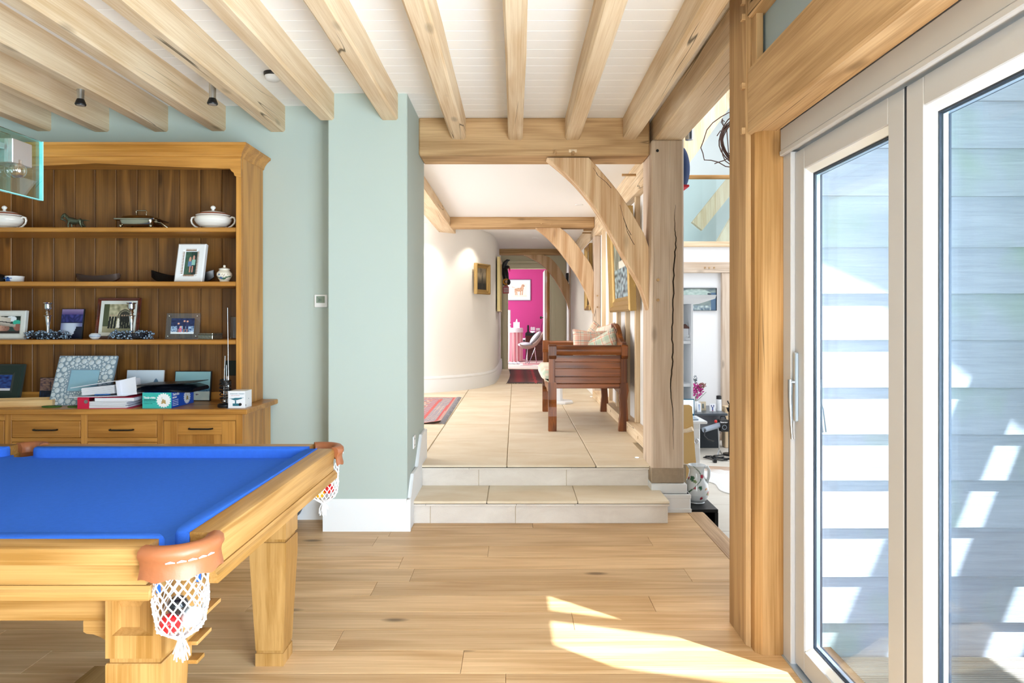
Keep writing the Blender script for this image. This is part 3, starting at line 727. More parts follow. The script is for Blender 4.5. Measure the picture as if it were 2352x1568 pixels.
for a, b_ in ((-3.690, -3.243), (-2.230, -1.777)):
    d = dpart(G().box(a + .08, b_ - .08, YF + .012, 4.352, .16, .68), 'door', DRES['z'])
    G().box(a, a + .088, YF - .002, 4.36, .073, .771, bev=.002).build('door_stile', DRES['z'], d)
    G().box(b_ - .088, b_, YF - .002, 4.36, .073, .771, bev=.002).build('door_stile', DRES['z'], d)
    G().box(a + .088, b_ - .088, YF - .002, 4.36, .684, .771, bev=.002).build('door_rail', DRES['x'], d)
    G().box(a + .088, b_ - .088, YF - .002, 4.36, .073, .17, bev=.002).build('door_rail', DRES['x'], d)
    bar_handle(d, (a + b_) / 2 + .01, .723, YF)
dpart(G().box(-3.784, -1.686, 4.285, 4.848, .818, .85, bev=.004), 'worktop', DRES['x'])
# hutch
for a, b_ in ((-3.68, -3.653), (-1.817, -1.79)): dpart(G().box(a, b_, 4.4805, 4.84, .85, 2.49, bev=.002), 'side_panel', DRES['z'])
for a, b_ in ((-3.68, -3.645), (-1.825, -1.79)): dpart(G().box(a, b_, 4.455, 4.48, .85, 2.40, bev=.003), 'stile', DRES['z'])
xb = [-3.653, -3.56, -3.41, -3.26, -3.111, -2.968, -2.82, -2.671, -2.523, -2.374, -2.226, -2.075, -1.93, -1.817]
for i in range(13):
    dpart(G().box(xb[i] + .0015, xb[i + 1] - .0015, 4.822, 4.84, .85, 2.49, bev=.004), 'back_board', DBACK)
dpart(G().box(-3.65, -1.82, 4.808, 4.824, .85, .905, bev=.003), 'back_rail', DRES['x'])
for z in (2.018, 1.663, 1.281): dpart(G().box(-3.653, -1.817, 4.47, 4.822, z - .03, z, bev=.005), 'shelf', DRES['x'])
# frieze with a shallow arch and shaped brackets
hx = -2.735
top = 2.50; P = [(-3.68, top), (-1.79, top), (-1.79, 2.34), (-1.818, 2.345), (-1.832, 2.352), (-1.836, 2.37), (-1.853, 2.383), (-1.862, 2.398), (-1.92, 2.398)]
for k in range(0, 13): P.append((-1.95 + (hx + 1.95) * k / 12, 2.40 + .032 * (k / 12) ** 1.2))
P += [(2 * hx - x, z) for x, z in reversed(P[2:-1])]
dpart(G().prism(P, 'y', 4.448, 4.474), 'frieze', DRES['x'])
g = G(); cp = [(0, 2.472), (.006, 2.476), (.008, 2.486), (.014, 2.50), (.028, 2.52), (.044, 2.536), (.052, 2.540), (.054, 2.556), (0, 2.556)]
rs = []
for d, z in cp: rs.append([(-3.68 - d, 4.845, z), (-3.68 - d, 4.448 - d, z), (-1.79 + d, 4.448 - d, z), (-1.79 + d, 4.845, z)])
g.rings(rs); dpart(g, 'cornice', DRES['x'], smooth=None)
dpart(G().box(-2.05, -1.93, 4.812, 4.824, 1.02, 1.125, bev=.002), 'socket_recess', plain('dark_green_recess', '#1d2419', .7), label='dark rectangular opening in the back boards')

# ================================================================ FRAMED PICTURES (built in their own plane, leaning)
def sm(a, b, x): t = max(0, min(1, (x - a) / (b - a))); return t * t * (3 - 2 * t)
def nz(u, v, s=5, k=0): return noise.noise((u * s, v * s, k))
def disc(u, v, cu, cv, r, asp=1): return (u - cu) ** 2 + ((v - cv) * asp) ** 2 < r * r
c_ = C
def p_portrait(u, v):
    c = mixc(c_('#2f4a44'), c_('#16241f'), v)
    if disc(u, v, .76, .84, .13, .8): c = c_('#e4ecf2')
    if disc(u, v, .90, .64, .10, .7): c = c_('#35b096')
    if disc(u, v, .93, .36, .10, .5): c = mixc(c_('#b57a68'), c_('#8f5a4c'), u)
    if disc(u, v, .58, .30, .15, .75): c = mixc(c_('#c79a86'), c_('#8a6152'), sm(.45, .70, u))
    if disc(u, v, .55, .36, .012) or disc(u, v, .63, .35, .012): c = c_('#3a2620')
    if disc(u, v, .60, .24, .02, 2.5): c = c_('#8a4540')
    if v < .14: c = c_('#2a2220')
    q = v - (.66 - .30 * (u - .4))
    if -.16 < q < 0 and u < .88: c = mixc(c_('#bdb6aa'), c_('#8f877c'), -q * 6)
    if 0 <= q < .34 and u < .74: c = mixc(c_('#ddd6ca'), c_('#b1a89b'), (u - .4) * 2)
    if .03 < q < .09 and u < .75: c = c_('#2c2a2b')
    return c
def p_sea(u, v):
    if v > .82: c = mixc(c_('#5b4a80'), c_('#8e7ba6'), sm(.82, 1, v))
    elif v > .55: c = mixc(c_('#171d52'), c_('#3a3a80'), abs(nz(u, v, 6)) * 2)
    elif v > .52: c = c_('#0f1230')
    else: c = mixc(c_('#6b6f9d'), c_('#d5dfee'), sm(.5, .1, abs(u - .45)) * (1 - .3 * v))
    if v < .40 and u > .55 + .45 * v + .08 * nz(u, v, 12): c = c_('#11132c')
    if v < .1: c = c_('#11132c')
    return c
def p_wedding(u, v):
    c = mixc(c_('#c9c3a2'), c_('#8f8c6d'), .5 + nz(u, v, 9))
    if u < .18: c = c_('#4c5238')
    d = math.hypot((u - .72) * 1.1, v - .55)
    if v > .5 and .22 < d < .27: c = c_('#5c584a')
    if v > .3 and d < .20: c = c_('#3b3831')
    if v < .22: c = mixc(c_('#a8a283'), c_('#8b8a6a'), u)
    for i, x in enumerate((.22, .31, .41, .60, .68, .76, .84, .92)):
        xx = x + (v - .3) * .06
        if abs(u - xx) < .036 and .14 < v < .56: c = c_('#191817')
        if disc(u, v, xx + .01, .60, .026): c = c_('#b99a80')
    if abs(u - .52) < .02 + (.5 - v) * .12 and .17 < v < .5: c = c_('#efeadf')
    return c
def p_family(u, v):
    c = mixc(c_('#141d44'), c_('#24325f'), .5 + nz(u, v, 8))
    if v < .5: c = mixc(c_('#44618c'), c_('#a8c2dc'), .5 + 1.2 * nz(u * 2, v, 9))
    if v < .14: c = c_('#dbe2e6')
    for x, h, k in ((.32, .66, '#2a2a55'), (.42, .45, '#d2568a'), (.57, .82, '#1c2145'), (.70, .80, '#2a2f5a')):
        if abs(u - x) < .055 and .12 < v < h - .08: c = c_(k)
        if disc(u, v, x, h, .045, .8): c = c_('#d9a48d')
        if abs(u - x) < .02 and .1 < v < .3: c = c_('#c79680')
    return c
def p_couple(u, v):
    c = mixc(c_('#3f5f4e'), c_('#1d2b2f'), sm(.2, .8, u) * .8 + nz(u, v, 8) * .4)
    if disc(u, v, .42, .64, .10, .7) or disc(u, v, .72, .72, .09, .7): c = c_('#c99683')
    if abs(u - .43) < .16 and .36 < v < .58: c = c_('#5f7fa3')
    if abs(u - .73) < .15 and .42 < v < .66: c = c_('#8fc0b4')
    if abs(u - .6) < .22 and .10 < v < .38 and math.sin(u * 30) > 0: c = c_('#c98a7c')
    return c
def p_boats(u, v):
    c = mixc(c_('#aecbe2'), c_('#dbe8f3'), v)
    if v < .45: c = mixc(c_('#50779c'), c_('#b7d0e4'), .5 + nz(u * 2, v * 6, 3))
    if u > .6 and abs((v - .2) - (u - .6) * 1.1 - .2 * math.sin(u * 18)) < .12: c = c_('#5e7f9d')
    if disc(u, v, .33, .45, .05): c = c_('#7a4854')
    return c
def p_beach(u, v):
    c = mixc(c_('#7aa7b4'), c_('#8fb9bd'), v)
    if v < .42: c = mixc(c_('#3c6f8d'), c_('#6595ab'), .5 + nz(u * 5, v * 9))
    if v < .30: c = mixc(c_('#a9bab2'), c_('#c7cdbf'), nz(u, v, 4) + .5)
    if .30 < v < .36 and u > .4 and nz(u * 8, v, 9) > -.1: c = c_('#2c4a68')
    if disc(u, v, .63, .2, .025) or disc(u, v, .67, .2, .02): c = c_('#6a5560')
    return c
def p_sunset(u, v):
    if v > .42: c = mixc(c_('#a07d6c'), c_('#55424c'), .5 + nz(u, v * 3, 6))
    else: c = mixc(c_('#0b1430'), c_('#27406a'), max(0, nz(u * 3, v, 4)))
    if v > .42 and v < .85 and (abs(u - .6) < .02 or abs(u - .8) < .02): c = c_('#3a2c34')
    return c
def p_green(u, v):
    c = mixc(c_('#15265e'), c_('#2c5aa8'), .5 + nz(u, v, 9))
    if disc(u, v, .35, .35, .22, .7): c = c_('#c5d6ea')
    if disc(u, v, .36, .66, .09, .7): c = c_('#b56f8e')
    if v < .15: c = c_('#dfe2ec')
    return c
def picture(parent, w, h, z0, fn, y=0.0, nx=84, mat=None, x0=None, name='print'):
    ny = max(4, int(nx * h / w)); x0 = -w / 2 if x0 is None else x0
    g = G().grid(nx, ny, lambda a, b: (x0 + a * w, y, z0 + b * h))
    return g.build(name, mat or PRINT, parent, local=True, recalc=False, col=lambda p: fn((p.x - x0) / w, (p.z - z0) / h))
def frame_thing(name, label, cat, px0, px1, pyt, Yb, z0, lean, fw, mat, fn, thick=.018, yaw=0, mount=None, mw=0, group=None, raised=.004, prof=True):
    x0, x1 = PX(px0, Yb), PX(px1, Yb); w = x1 - x0
    a = math.radians(lean); k = (pyt - 735) / F
    h = (H - z0 - k * Yb) / (math.cos(a) + k * math.sin(a))
    e = thing(name, label, cat, ((x0 + x1) / 2, Yb, z0 + .001), (-a, 0, yaw), group)
    framed = fw > 0
    if fw > 0:
        g = G(); Z0, Z1, X0, X1 = 0, h, -w / 2, w / 2
        def rr(d, y): return [(X0 + d, y, Z0 + d), (X1 - d, y, Z0 + d), (X1 - d, y, Z1 - d), (X0 + d, y, Z1 - d)]
        L = [rr(0, thick), rr(0, .002), rr(fw * .15, -raised), rr(fw * .75, -raised * .6), rr(fw, .004), rr(fw, thick)]
        for i in range(len(L)):
            A, B_ = L[i], L[(i + 1) % len(L)]
            for q in range(4): g.quad(A[q], A[(q + 1) % 4], B_[(q + 1) % 4], B_[q])
        g.build('frame', mat, e, local=True)
        G().box(-w / 2 + .003, w / 2 - .003, thick * .7, thick * .9, .003, h - .003).build('backing', BLACK, e, local=True)
    else:
        G().box(-w / 2, w / 2, .001, thick, 0, h, bev=.001).build('board', mat, e, local=True); fw = -fw
    if mount:
        G().box(-w / 2 + fw, w / 2 - fw, .007, .009, fw, h - fw).build('mount', mount, e, local=True)
    q = fw + mw
    picture(e, w - 2 * q, h - 2 * q, q, fn, y=.0062 if mount else (.008 if framed else .0002))
    return e, w, h
CHALK = plain('chalky_white', '#d9dbd6', .7, var=.12, vscale=25)
MAHOG = wood('mahogany', '#3d1408', '#6f2a12', 'x', rough=.3, knots=0, coat=.4)
SLAT = plain('slate_black', '#14161b', .5)
# white carved frame on second shelf
e, w, h = frame_thing('framed_photo', 'tilted white photo frame with carved notches, beside the ginger jar', 'photo frame', 399, 464, 560, 4.57, 1.663, 14, .055, WHITEW, p_couple, thick=.03, raised=.006)
nm = plain('notch_brown', '#8f6a48', .8)
g = G(); n = 9
iw, ih = w / 2 - .055, h
for i in range(n):
    x = -iw + .008 + (2 * iw - .016) * i / (n - 1)
    for zb_, s in ((h - .052, 1), (.052, -1)): g.prism([(x - .003, zb_), (x + .003, zb_), (x, zb_ + .018 * s)], 'y', -.0045, -.001)
n = 15
for i in range(n):
    z = .062 + (h - .124) * i / (n - 1)
    for xb_, s in ((iw + .004, 1), (-iw - .004, -1)): g.prism([(xb_, z - .003), (xb_, z + .003), (xb_ + .018 * s, z)], 'y', -.0045, -.001)
g.build('carved_notches', nm, e, local=True)
frame_thing('framed_photo', 'chalky white wooden frame with a portrait in a wide brimmed hat', 'photo frame', -62, 55, 713, 4.62, 1.281, 7, .038, CHALK, p_portrait, thick=.025)
frame_thing('sea_picture', 'small dark framed blue seascape on the shelf between the two candlesticks', 'picture', 135, 187, 709, 4.70, 1.281, 9, -.004, SLAT, p_sea, thick=.014)
frame_thing('framed_photo', 'mahogany framed sepia wedding photograph behind the right candlestick', 'photo frame', 216, 314, 684, 4.72, 1.281, 10, .020, MAHOG, p_wedding, thick=.018, mount=plain('mount_card', '#dfe3dd', .8), mw=.024)
ACR = pane('clear_acrylic', '#eef3ff', 1.45, 1.6)
e, w, h = frame_thing('framed_photo', 'clear acrylic frame with a family snapshot on the third shelf', 'photo frame', 378, 456, 719, 4.60, 1.281, 9, -.036, ACR, p_family, thick=.012)
g = G()
for sx in (-1, 1):
    for z in (.02, h - .02): g.ball((sx * (w / 2 - .02), -.002, z), .005, 8, 6, (1, .5, 1))
g.build('screw_head', SILV, e, local=True, smooth=60)
frame_thing('framed_photo', 'dark green frame with a blue photograph behind the wooden tray', 'photo frame', -80, 42, 836, 4.70, .85, 14, .075, plain('green_velvet', '#0d2a22', .8, sheen=.4), p_green, thick=.02)
frame_thing('sunset_picture', 'very small sunset picture half hidden behind the mosaic frame', 'picture', 89, 131, 867, 4.76, .85, 5, -.003, SLAT, p_sunset, thick=.012)
frame_thing('canvas_print', 'canvas print of boats behind the stack of folders', 'picture', 287, 372, 850, 4.72, .85, 7, -.001, WHITEW, p_boats, thick=.016)
frame_thing('canvas_print', 'dark edged print of a pale beach behind the black wallet', 'picture', 398, 482, 852, 4.73, .85, 7, -.005, SLAT, p_beach, thick=.016)
# mosaic frame
cells = []
r2 = random.Random(3)
def mosaic(u, v):
    return c_('#8fa9bd')
e, w, h = frame_thing('mosaic_frame', 'large tilted frame covered in grey white wood slice discs', 'photo frame', 110, 246, 817, 4.48, .85, 20, .098, plain('mosaic_grout', '#8296a4', .7), lambda u, v: c_('#8fb9cc'), thick=.018, raised=.0)
g = G(); placed = []
m_ = .098
for r in (.019, .015, .012, .009, .006, .0045):
    for _ in range(2600):
        x = r2.uniform(-w / 2 + r, w / 2 - r); z = r2.uniform(r, h - r)
        if abs(x) < w / 2 - m_ + r and m_ - r < z < h - m_ + r: continue
        din = max(abs(x) - (w / 2 - m_), (m_ - z) if z < h / 2 else z - (h - m_))
        if r > .013 and din < .045: continue
        if r > .008 and din < .022: continue
        if any((x - a) ** 2 + (z - b_) ** 2 < (r + q + .0007) ** 2 for a, b_, q in placed): continue
        placed.append((x, z, r))
for x, z, r in placed:
    g.ball((x, -.0005 if True else 0, z), r, 10, 4, (1, .22 if r > .008 else .4, 1))
g.build('wood_slice_discs', plain('ash_slice', '#c9d3d8', .75, var=.3, vscale=160), e, local=True, smooth=50, kind='stuff')

# ================================================================ SHELF ORNAMENTS
def tureen(label, x, y, z):
    e = thing('tureen', label, 'tureen', (x, y, z), (0, 0, 0), 'white tureens on the top shelf')
    def colr(p):
        zz = p.z
        if .0925 < zz < .0965 or .108 < zz < .113: return c_('#b5573f')
        return c_('#f3efe8')
    pr = [(.05, 0), (.062, .001), (.062, .008), (.055, .014), (.085, .024), (.11, .045), (.121, .066), (.118, .085), (.108, .094), (.10, .094)]
    def fine(pr):
        o = []
        for i in range(len(pr) - 1):
            for k in range(4): t = k / 4; o.append((pr[i][0] * (1 - t) + pr[i + 1][0] * t, pr[i][1] * (1 - t) + pr[i + 1][1] * t))
        return o + [pr[-1]]
    G().lathe(fine(pr), n=36, sy=.78).build('bowl', CERA, e, local=True, smooth=50, col=lambda p: c_('#c9806c') if p.z > .0925 else c_('#f3efe8'))
    lp = [(.112, .096), (.114, .100), (.104, .106), (.10, .109), (.08, .119), (.055, .126), (.03, .130), (.016, .132)]
    G().lathe(fine(lp), n=36, sy=.78).build('lid', CERA, e, local=True, smooth=50, col=lambda p: c_('#b0604a') if .104 < p.z < .113 else c_('#efe9e4'))
    g = G(); g.lathe([(.012, .130), (.008, .138), (.015, .146), (.018, .153), (.013, .162), (.004, .167)], n=16, sy=.8); g.build('lid_knob', CERA, e, local=True, smooth=60, col=lambda p: c_('#efece8'))
    for s in (-1, 1):
        G().tube([(s * .11, 0, .078), (s * .128, 0, .089), (s * .143, 0, .084), (s * .148, 0, .066), (s * .143, 0, .046), (s * .125, 0, .028), (s * .098, 0, .014), (s * .085, 0, .018)], [.006, .007, .007, .0065, .006, .006, .006, .005], 8).build('handle', CERA, e, local=True, smooth=60, col=lambda p: c_('#f1ece5'))
    return e
tureen('white lidded tureen with red bands at the right end of the top shelf', PX(489.5, 4.62), 4.62, 2.018)
tureen('white lidded tureen partly cut off at the left edge, top shelf', PX(10, 4.62), 4.62, 2.018)
# bronze dog
e = thing('dog_figurine', 'small bronze hunting dog figurine holding a bird, on the top shelf', 'figurine', (PX(172, 4.62), 4.62, 2.018))
g = G()
BR = plain('green_bronze', '#5f6553', .35, metal=.7, var=.35, vscale=60, bump=.5, bscale=90)
g.tube([(-.045, 0, .062), (-.03, 0, .056), (-.01, 0, .050), (.02, 0, .048), (.038, 0, .052), (.048, 0, .05)], [.012, .018, .0195, .014, .015, .009], 10)
g.tube([(-.04, 0, .060), (-.055, 0, .074), (-.066, 0, .083)], [.013, .011, .010], 8)
g.tube([(-.062, 0, .086), (-.075, 0, .082), (-.088, 0, .072), (-.092, 0, .068)], [.010, .011, .007, .004], 8)
g.tube([(-.062, .008, .088), (-.058, .012, .078), (-.06, .013, .070)], [.003, .005, .002], 6); g.tube([(-.062, -.008, .088), (-.058, -.012, .078), (-.06, -.013, .070)], [.003, .005, .002], 6)
g.tube([(-.09, -.012, .062), (-.086, 0, .062), (-.075, .012, .056), (-.068, .018, .045)], [.003, .007, .005, .002], 6)
g.tube([(.046, 0, .054), (.065, 0, .056), (.085, 0, .053), (.10, 0, .052)], [.005, .004, .003, .0015], 6)
for sy in (-1, 1):
    o_ = .006 * sy
    g.tube([(-.03, .009 * sy, .05), (-.034 + o_, .01 * sy, .032), (-.032 + o_, .01 * sy, .012), (-.032 + o_, .01 * sy, .002), (-.042 + o_, .01 * sy, .002)], [.010, .006, .004, .004, .003], 6)
    g.tube([(.04, .009 * sy, .05), (.044, .01 * sy, .034), (.058 + o_, .01 * sy, .020), (.062 + o_, .01 * sy, .003), (.052 + o_, .01 * sy, .002)], [.012, .009, .0045, .004, .003], 6)
g.build('body', BR, e, local=True, smooth=60); e.scale = (1, 1, 1.22)
# chafing dish
e = thing('serving_dish', 'silver rectangular serving dish with lid handle on ball feet', 'serving dish', (PX(325, 4.60), 4.60, 2.018))
def rrect(hx, hy, r, z, n=5):
    o = []
    for cx_, cy_, a0 in ((hx - r, hy - r, 0), (-hx + r, hy - r, 90), (-hx + r, -hy + r, 180), (hx - r, -hy + r, 270)):
        for k in range(n + 1):
            a = math.radians(a0 + 90 * k / n); o.append((cx_ + r * math.cos(a), cy_ + r * math.sin(a), z))
    return o
SD = plain('aged_silver', '#a39c8c', .18, metal=1)
G().rings([rrect(.105, .07, .03, .012), rrect(.112, .078, .03, .022), rrect(.115, .08, .03, .038)]).build('base', SD, e, local=True, smooth=40)
G().rings([rrect(.14, .10, .02, .038), rrect(.142, .102, .02, .043), rrect(.118, .08, .03, .046), rrect(.10, .065, .03, .056), rrect(.05, .03, .02, .064), rrect(.01, .01, .005, .066)]).build('lid', SD, e, local=True, smooth=40)
G().tube([(-.03, 0, .062), (-.037, 0, .082), (-.03, 0, .087), (.03, 0, .087), (.037, 0, .082), (.03, 0, .062)], .003, 8).build('handle', SD, e, local=True, smooth=60)
for sx in (-1, 1):
    for sy in (-1, 1): G().ball((sx * .10, sy * .07, .012), .011, 10, 8).build('foot', SD, e, local=True, smooth=60)
g = G().tube([(.11, -.02, .035), (.14, -.02, .03), (.17, -.01, .014), (.185, 0, .008), (.175, .01, .006), (.15, .0, .010)], [.006, .005, .006, .004, .004, .005], 8)
g.build('side_handle', SD, e, local=True, smooth=60); e.scale = (1, 1, 1.5)
# shelf 2
e = thing('ramekin', 'small white lidded dish with a blue motif', 'dish', (PX(34, 4.62), 4.62, 1.663))
G().lathe([(.050, 0), (.053, .003), (.056, .038), (.058, .040), (.058, .043), (.05, .046), (.02, .0475), (.001, .048)], n=32, sy=.9).build('dish', CERA, e, local=True, smooth=40, col=lambda p: c_('#f1f4f6'))
g = G()
for a, b_, z0, z1 in ((-.012, .008, .010, .030), (-.028, .022, .026, .030), (-.008, .002, .03, .036), (-.016, .012, .008, .012)):
    g.box(a - .006, b_ - .006, -.056, -.048, z0, z1)
g.build('motif', plain('cobalt_blue', '#2358a8', .3), e, local=True)
e = thing('dark_dome', 'black rounded ornament cut off by the left edge of the second shelf', 'ornament', (PX(-8, 4.62), 4.62, 1.663))
G().lathe([(.05, 0), (.066, .01), (.066, .03), (.05, .052), (.02, .062), (.001, .064)], n=24).build('dome', BLACK, e, local=True, smooth=50)
def boat(e, L, hgt, wd, mat, sweep=.5, hole=False):
    rs = []
    n = 18
    for k in range(n + 1):
        t = -1 + 2 * k / n
        x = t * L; hw = wd * math.sqrt(max(1 - t * t, .02)); lift = hgt * (.62 + sweep * abs(t) ** 2.2); bot = hgt * .02 + hgt * .5 * abs(t) ** 5
        rs.append([(x, -hw, lift), (x, -hw * .45, bot), (x, hw * .45, bot), (x, hw, lift), (x, hw * .85, lift - .002), (x, hw * .35, bot + .006), (x, -hw * .35, bot + .006), (x, -hw * .85, lift - .002)])
    return G().rings(rs).build('bowl', mat, e, local=True, smooth=50)
e = thing('boat_bowl', 'dull silver boat shaped bowl with upturned ends', 'bowl', (PX(226, 4.6), 4.60, 1.663)); boat(e, .148, .070, .06, plain('pewter', '#6d625c', .3, metal=.7), .27)
G().tube([(.118, -.012, .052), (.128, -.012, .057), (.136, -.012, .052), (.128, -.012, .046)], .003, 6, closed=True).build('ring_handle', SD, e, local=True, smooth=60)
e = thing('long_dish', 'long black leaf shaped dish behind the white carved frame', 'bowl', (PX(420, 4.70), 4.70, 1.663)); boat(e, .215, .082, .05, plain('black_wood', '#0b0b0c', .3), .5)
e = thing('ginger_jar', 'small cream ginger jar painted with a bird at the right of the shelf', 'jar', (PX(515.5, 4.60), 4.60, 1.663))
def jarcol(p):
    if p.y < -.01:
        if disc(p.x, p.z, -.016, .052, .006) or disc(p.x, p.z, -.006, .030, .012, 1.6): return c_('#4a6f9c')
        if disc(p.x, p.z, .010, .026, .014, 2) or abs(p.z - .022 - .4 * abs(p.x)) < .003: return c_('#3f6f55')
        if abs(p.z - .045 - .01 * math.sin(p.x * 400)) < .002 and p.x > 0: return c_('#8a6a50')
    return c_('#ece4d2')
def finer(pr, n=5):
    o = []
    for i in range(len(pr) - 1):
        for k in range(n): t = k / n; o.append((pr[i][0] * (1 - t) + pr[i + 1][0] * t, pr[i][1] * (1 - t) + pr[i + 1][1] * t))
    return o + [pr[-1]]
G().lathe(finer([(.028, 0), (.031, .003), (.030, .012), (.042, .030), (.050, .048), (.048, .064), (.036, .078), (.030, .084), (.030, .088)]), n=56).build('jar_body', CERA, e, local=True, smooth=50, col=jarcol)
G().lathe([(.035, .086), (.036, .091), (.028, .096), (.010, .101), (.006, .104), (.009, .109), (.007, .116), (.001, .119)], n=24).build('lid', CERA, e, local=True, smooth=50, col=lambda p: c_('#ece6d8'))
# shelf 3: candlesticks in beaded rings
def ring_beads(label, x, y, z, seed):
    r3 = random.Random(seed)
    e = thing('bead_wreath', label, 'candle ring', (x, y, z), group='silver bead candle rings')
    g = G(); wi = G()
    for i in range(300):
        a = r3.uniform(0, 2 * math.pi); R = r3.uniform(.052, .135) if r3.random() < .8 else r3.uniform(.12, .155)
        zz = r3.uniform(.006, .062) * (1 - .35 * abs(R - .09) / .07)
        rad = r3.choice([.0032, .0032, .004, .0055, .0085])
        p = (R * math.cos(a), R * .62 * math.sin(a), max(zz, rad))
        g.ball(p, rad, 7, 5)
        if i % 2 == 0: wi.tube([(.09 * math.cos(a), .056 * math.sin(a), .022), p], .0013, 4)
    g.build('beads', plain('pearl_silver', '#8fa6bd', .2, metal=.6), e, local=True, smooth=60, kind='stuff')
    wi.tube([(.09 * math.cos(k * math.pi / 9), .056 * math.sin(k * math.pi / 9), .024) for k in range(18)], .018, 8, closed=True)
    wi.build('wire_ring', plain('dark_wire', '#141a24', .5), e, local=True)
    return e
def candlestick(label, x, y, z):
    e = thing('candlestick', label, 'candlestick', (x, y, z), group='silver candlesticks')
    G().lathe([(.052, 0), (.053, .005), (.045, .010), (.02, .018), (.009, .03), (.008, .05)], n=24).build('foot', SILV, e, local=True, smooth=40)
    G().lathe([(.008, .05), (.0085, .075), (.012, .11), (.0165, .150), (.015, .153)], n=20).build('stem', SILV, e, local=True, smooth=40)
    G().lathe([(.014, .152), (.024, .156), (.025, .159), (.012, .163), (.010, .172), (.015, .178), (.013, .184), (.010, .190), (.013, .198), (.021, .204), (.023, .218), (.022, .236), (.029, .241), (.030, .246), (.019, .247), (.017, .235)], n=24).build('candle_cup', SILV, e, local=True, smooth=40)
    return e
for px, w_ in ((110, 'left'), (302, 'right')):
    x = PX(px, 4.60)
    candlestick('silver candlestick standing in the %s bead ring%s' % (w_, ', beside the blue seascape' if w_ == 'left' else ', before the wedding photograph'), x, 4.60, 1.282)
    ring_beads('ring of grey blue beads around the foot of the %s silver candlestick' % w_, x - .005, 4.60, 1.281, px)
e = thing('trinket_box', 'small oval white porcelain box with blue bands', 'box', (PX(218, 4.58), 4.58, 1.281))
G().lathe(finer([(.016, 0), (.028, .008), (.037, .020), (.037, .0235)]), n=28, sy=.8).build('base', CERA, e, local=True, smooth=50, col=lambda p: c_('#7d97b8') if .0165 < p.z < .0215 else c_('#eef1f4'))
G().lathe(finer([(.037, .0245), (.035, .032), (.022, .041), (.001, .043)]), n=28, sy=.8).build('lid', CERA, e, local=True, smooth=50, col=lambda p: c_('#7d97b8') if .027 < p.z < .031 else c_('#eef1f4'))
e = thing('silver_box', 'low rectangular silver box beside the acrylic frame', 'box', (PX(483, 4.62), 4.62, 1.281), (0, 0, math.radians(-22)))
sb_ = plain('hammered_silver', '#a9aa9f', .25, metal=.9, bump=.6, bscale=120)
G().box(-.065, .065, -.045, .045, 0, .030, bev=.003).build('base', sb_, e, local=True); G().box(-.067, .067, -.047, .047, .031, .043, bev=.004).build('lid', sb_, e, local=True)
tag(G().box(PX(530, 4.6), -1.832, 4.58, 4.62, 1.281, 1.281 + .158, bev=.008).build('acrylic_block', ACR), 'clear acrylic block at the right end of the third shelf', 'ornament')
# ---- worktop items
e = thing('wooden_tray', 'small pale wooden tray at the left end of the worktop', 'tray', (-3.30, 4.47, .85), (0, 0, math.radians(14)))
tw = wood('tray_beech', '#cf9a5a', '#f0cf98', 'x', rough=.35, knots=0, coat=.3)
G().box(-.26, .26, -.085, .085, 0, .006).build('tray_base', tw, e, local=True)
for x0, x1, y0, y1 in ((-.27, .27, -.095, -.085), (-.27, .27, .085, .095), (-.27, -.26, -.085, .085), (.26, .27, -.085, .085)): G().box(x0, x1, y0, y1, 0, .042, bev=.002).build('tray_side', tw, e, local=True)
gm = plain('green_felt', '#3f6420', .9, var=.3, vscale=150, bump=.6)
for px, lb in ((119, 'oval green coaster in front of the mosaic frame'), (178, 'oval green coaster half under the folders')):
    tag(G().lathe([(.058, 0), (.062, .003), (.06, .007), (.02, .009), (.001, .009)], c=(PX(px, 4.40), 4.40, .85), n=28, sy=.62).build('coaster', gm, smooth=40), lb, 'coaster', 'green coasters on the dresser')
# pile of folders
def slabs(name, label, cat, x, y, z, rz, dims, mat, extra=None):
    e = thing(name, label, cat, (x, y, z), rz if isinstance(rz, tuple) else (0, 0, rz)); return e
CRIM = plain('crimson_card', '#c8103f', .5); PAPER = plain('paper', '#eceef6', .8)
e = thing('lever_file', 'crimson lever arch file at the bottom of the folder stack', 'file', (PX(259, 4.42), 4.42, .85), (0, 0, math.radians(4)))
hw = .165
G().box(-hw, -hw + .004, -.10, .12, 0, .072).build('spine', CRIM, e, local=True); G().box(-hw, hw, -.10, .12, 0, .003).build('cover', CRIM, e, local=True); G().box(-hw, hw, -.09, .13, .069, .072).build('cover', CRIM, e, local=True)
g = G().tube([(-hw + .052, -.101, .045), (-hw + .052, -.095, .045)], .012, 12); g.build('finger_ring', STEEL, e, local=True, smooth=40)
G().box(-hw + .004, -hw + .07, -.099, -.097, .003, .069).build('spine_front', CRIM, e, local=True)
g = G()
for k in range(7): g.box(-hw + .06 + rnd.uniform(-.006, .006), hw - .03 + rnd.uniform(-.01, .01), -.10 + rnd.uniform(0, .01), .11, .004 + k * .006, .0085 + k * .006)
g.box(-hw + .10, hw + .01, -.09, .11, .046, .066)
g.build('papers', PAPER, e, local=True)
e = thing('ring_binder', 'white ring binder lying open on top of the folder stack', 'file', (PX(262, 4.44), 4.44, .925), (0, math.radians(-2), math.radians(-3)))
WB = plain('white_plastic_cover', '#e8ebf5', .35)
G().box(-.22, .155, -.12, .13, 0, .004).build('cover', WB, e, local=True)
G().prism([(.10, .002), (.106, .002), (.098, .098), (.092, .098)], 'y', -.12, .13).build('spine', WB, e, local=True)
g = G().prism([(-.20, .058), (.095, .094), (.095, .098), (-.20, .062)], 'y', -.10, .12); g.xform(Matrix.Translation((-.02, 0, 0))); g.build('cover', WB, e, local=True)
g = G()
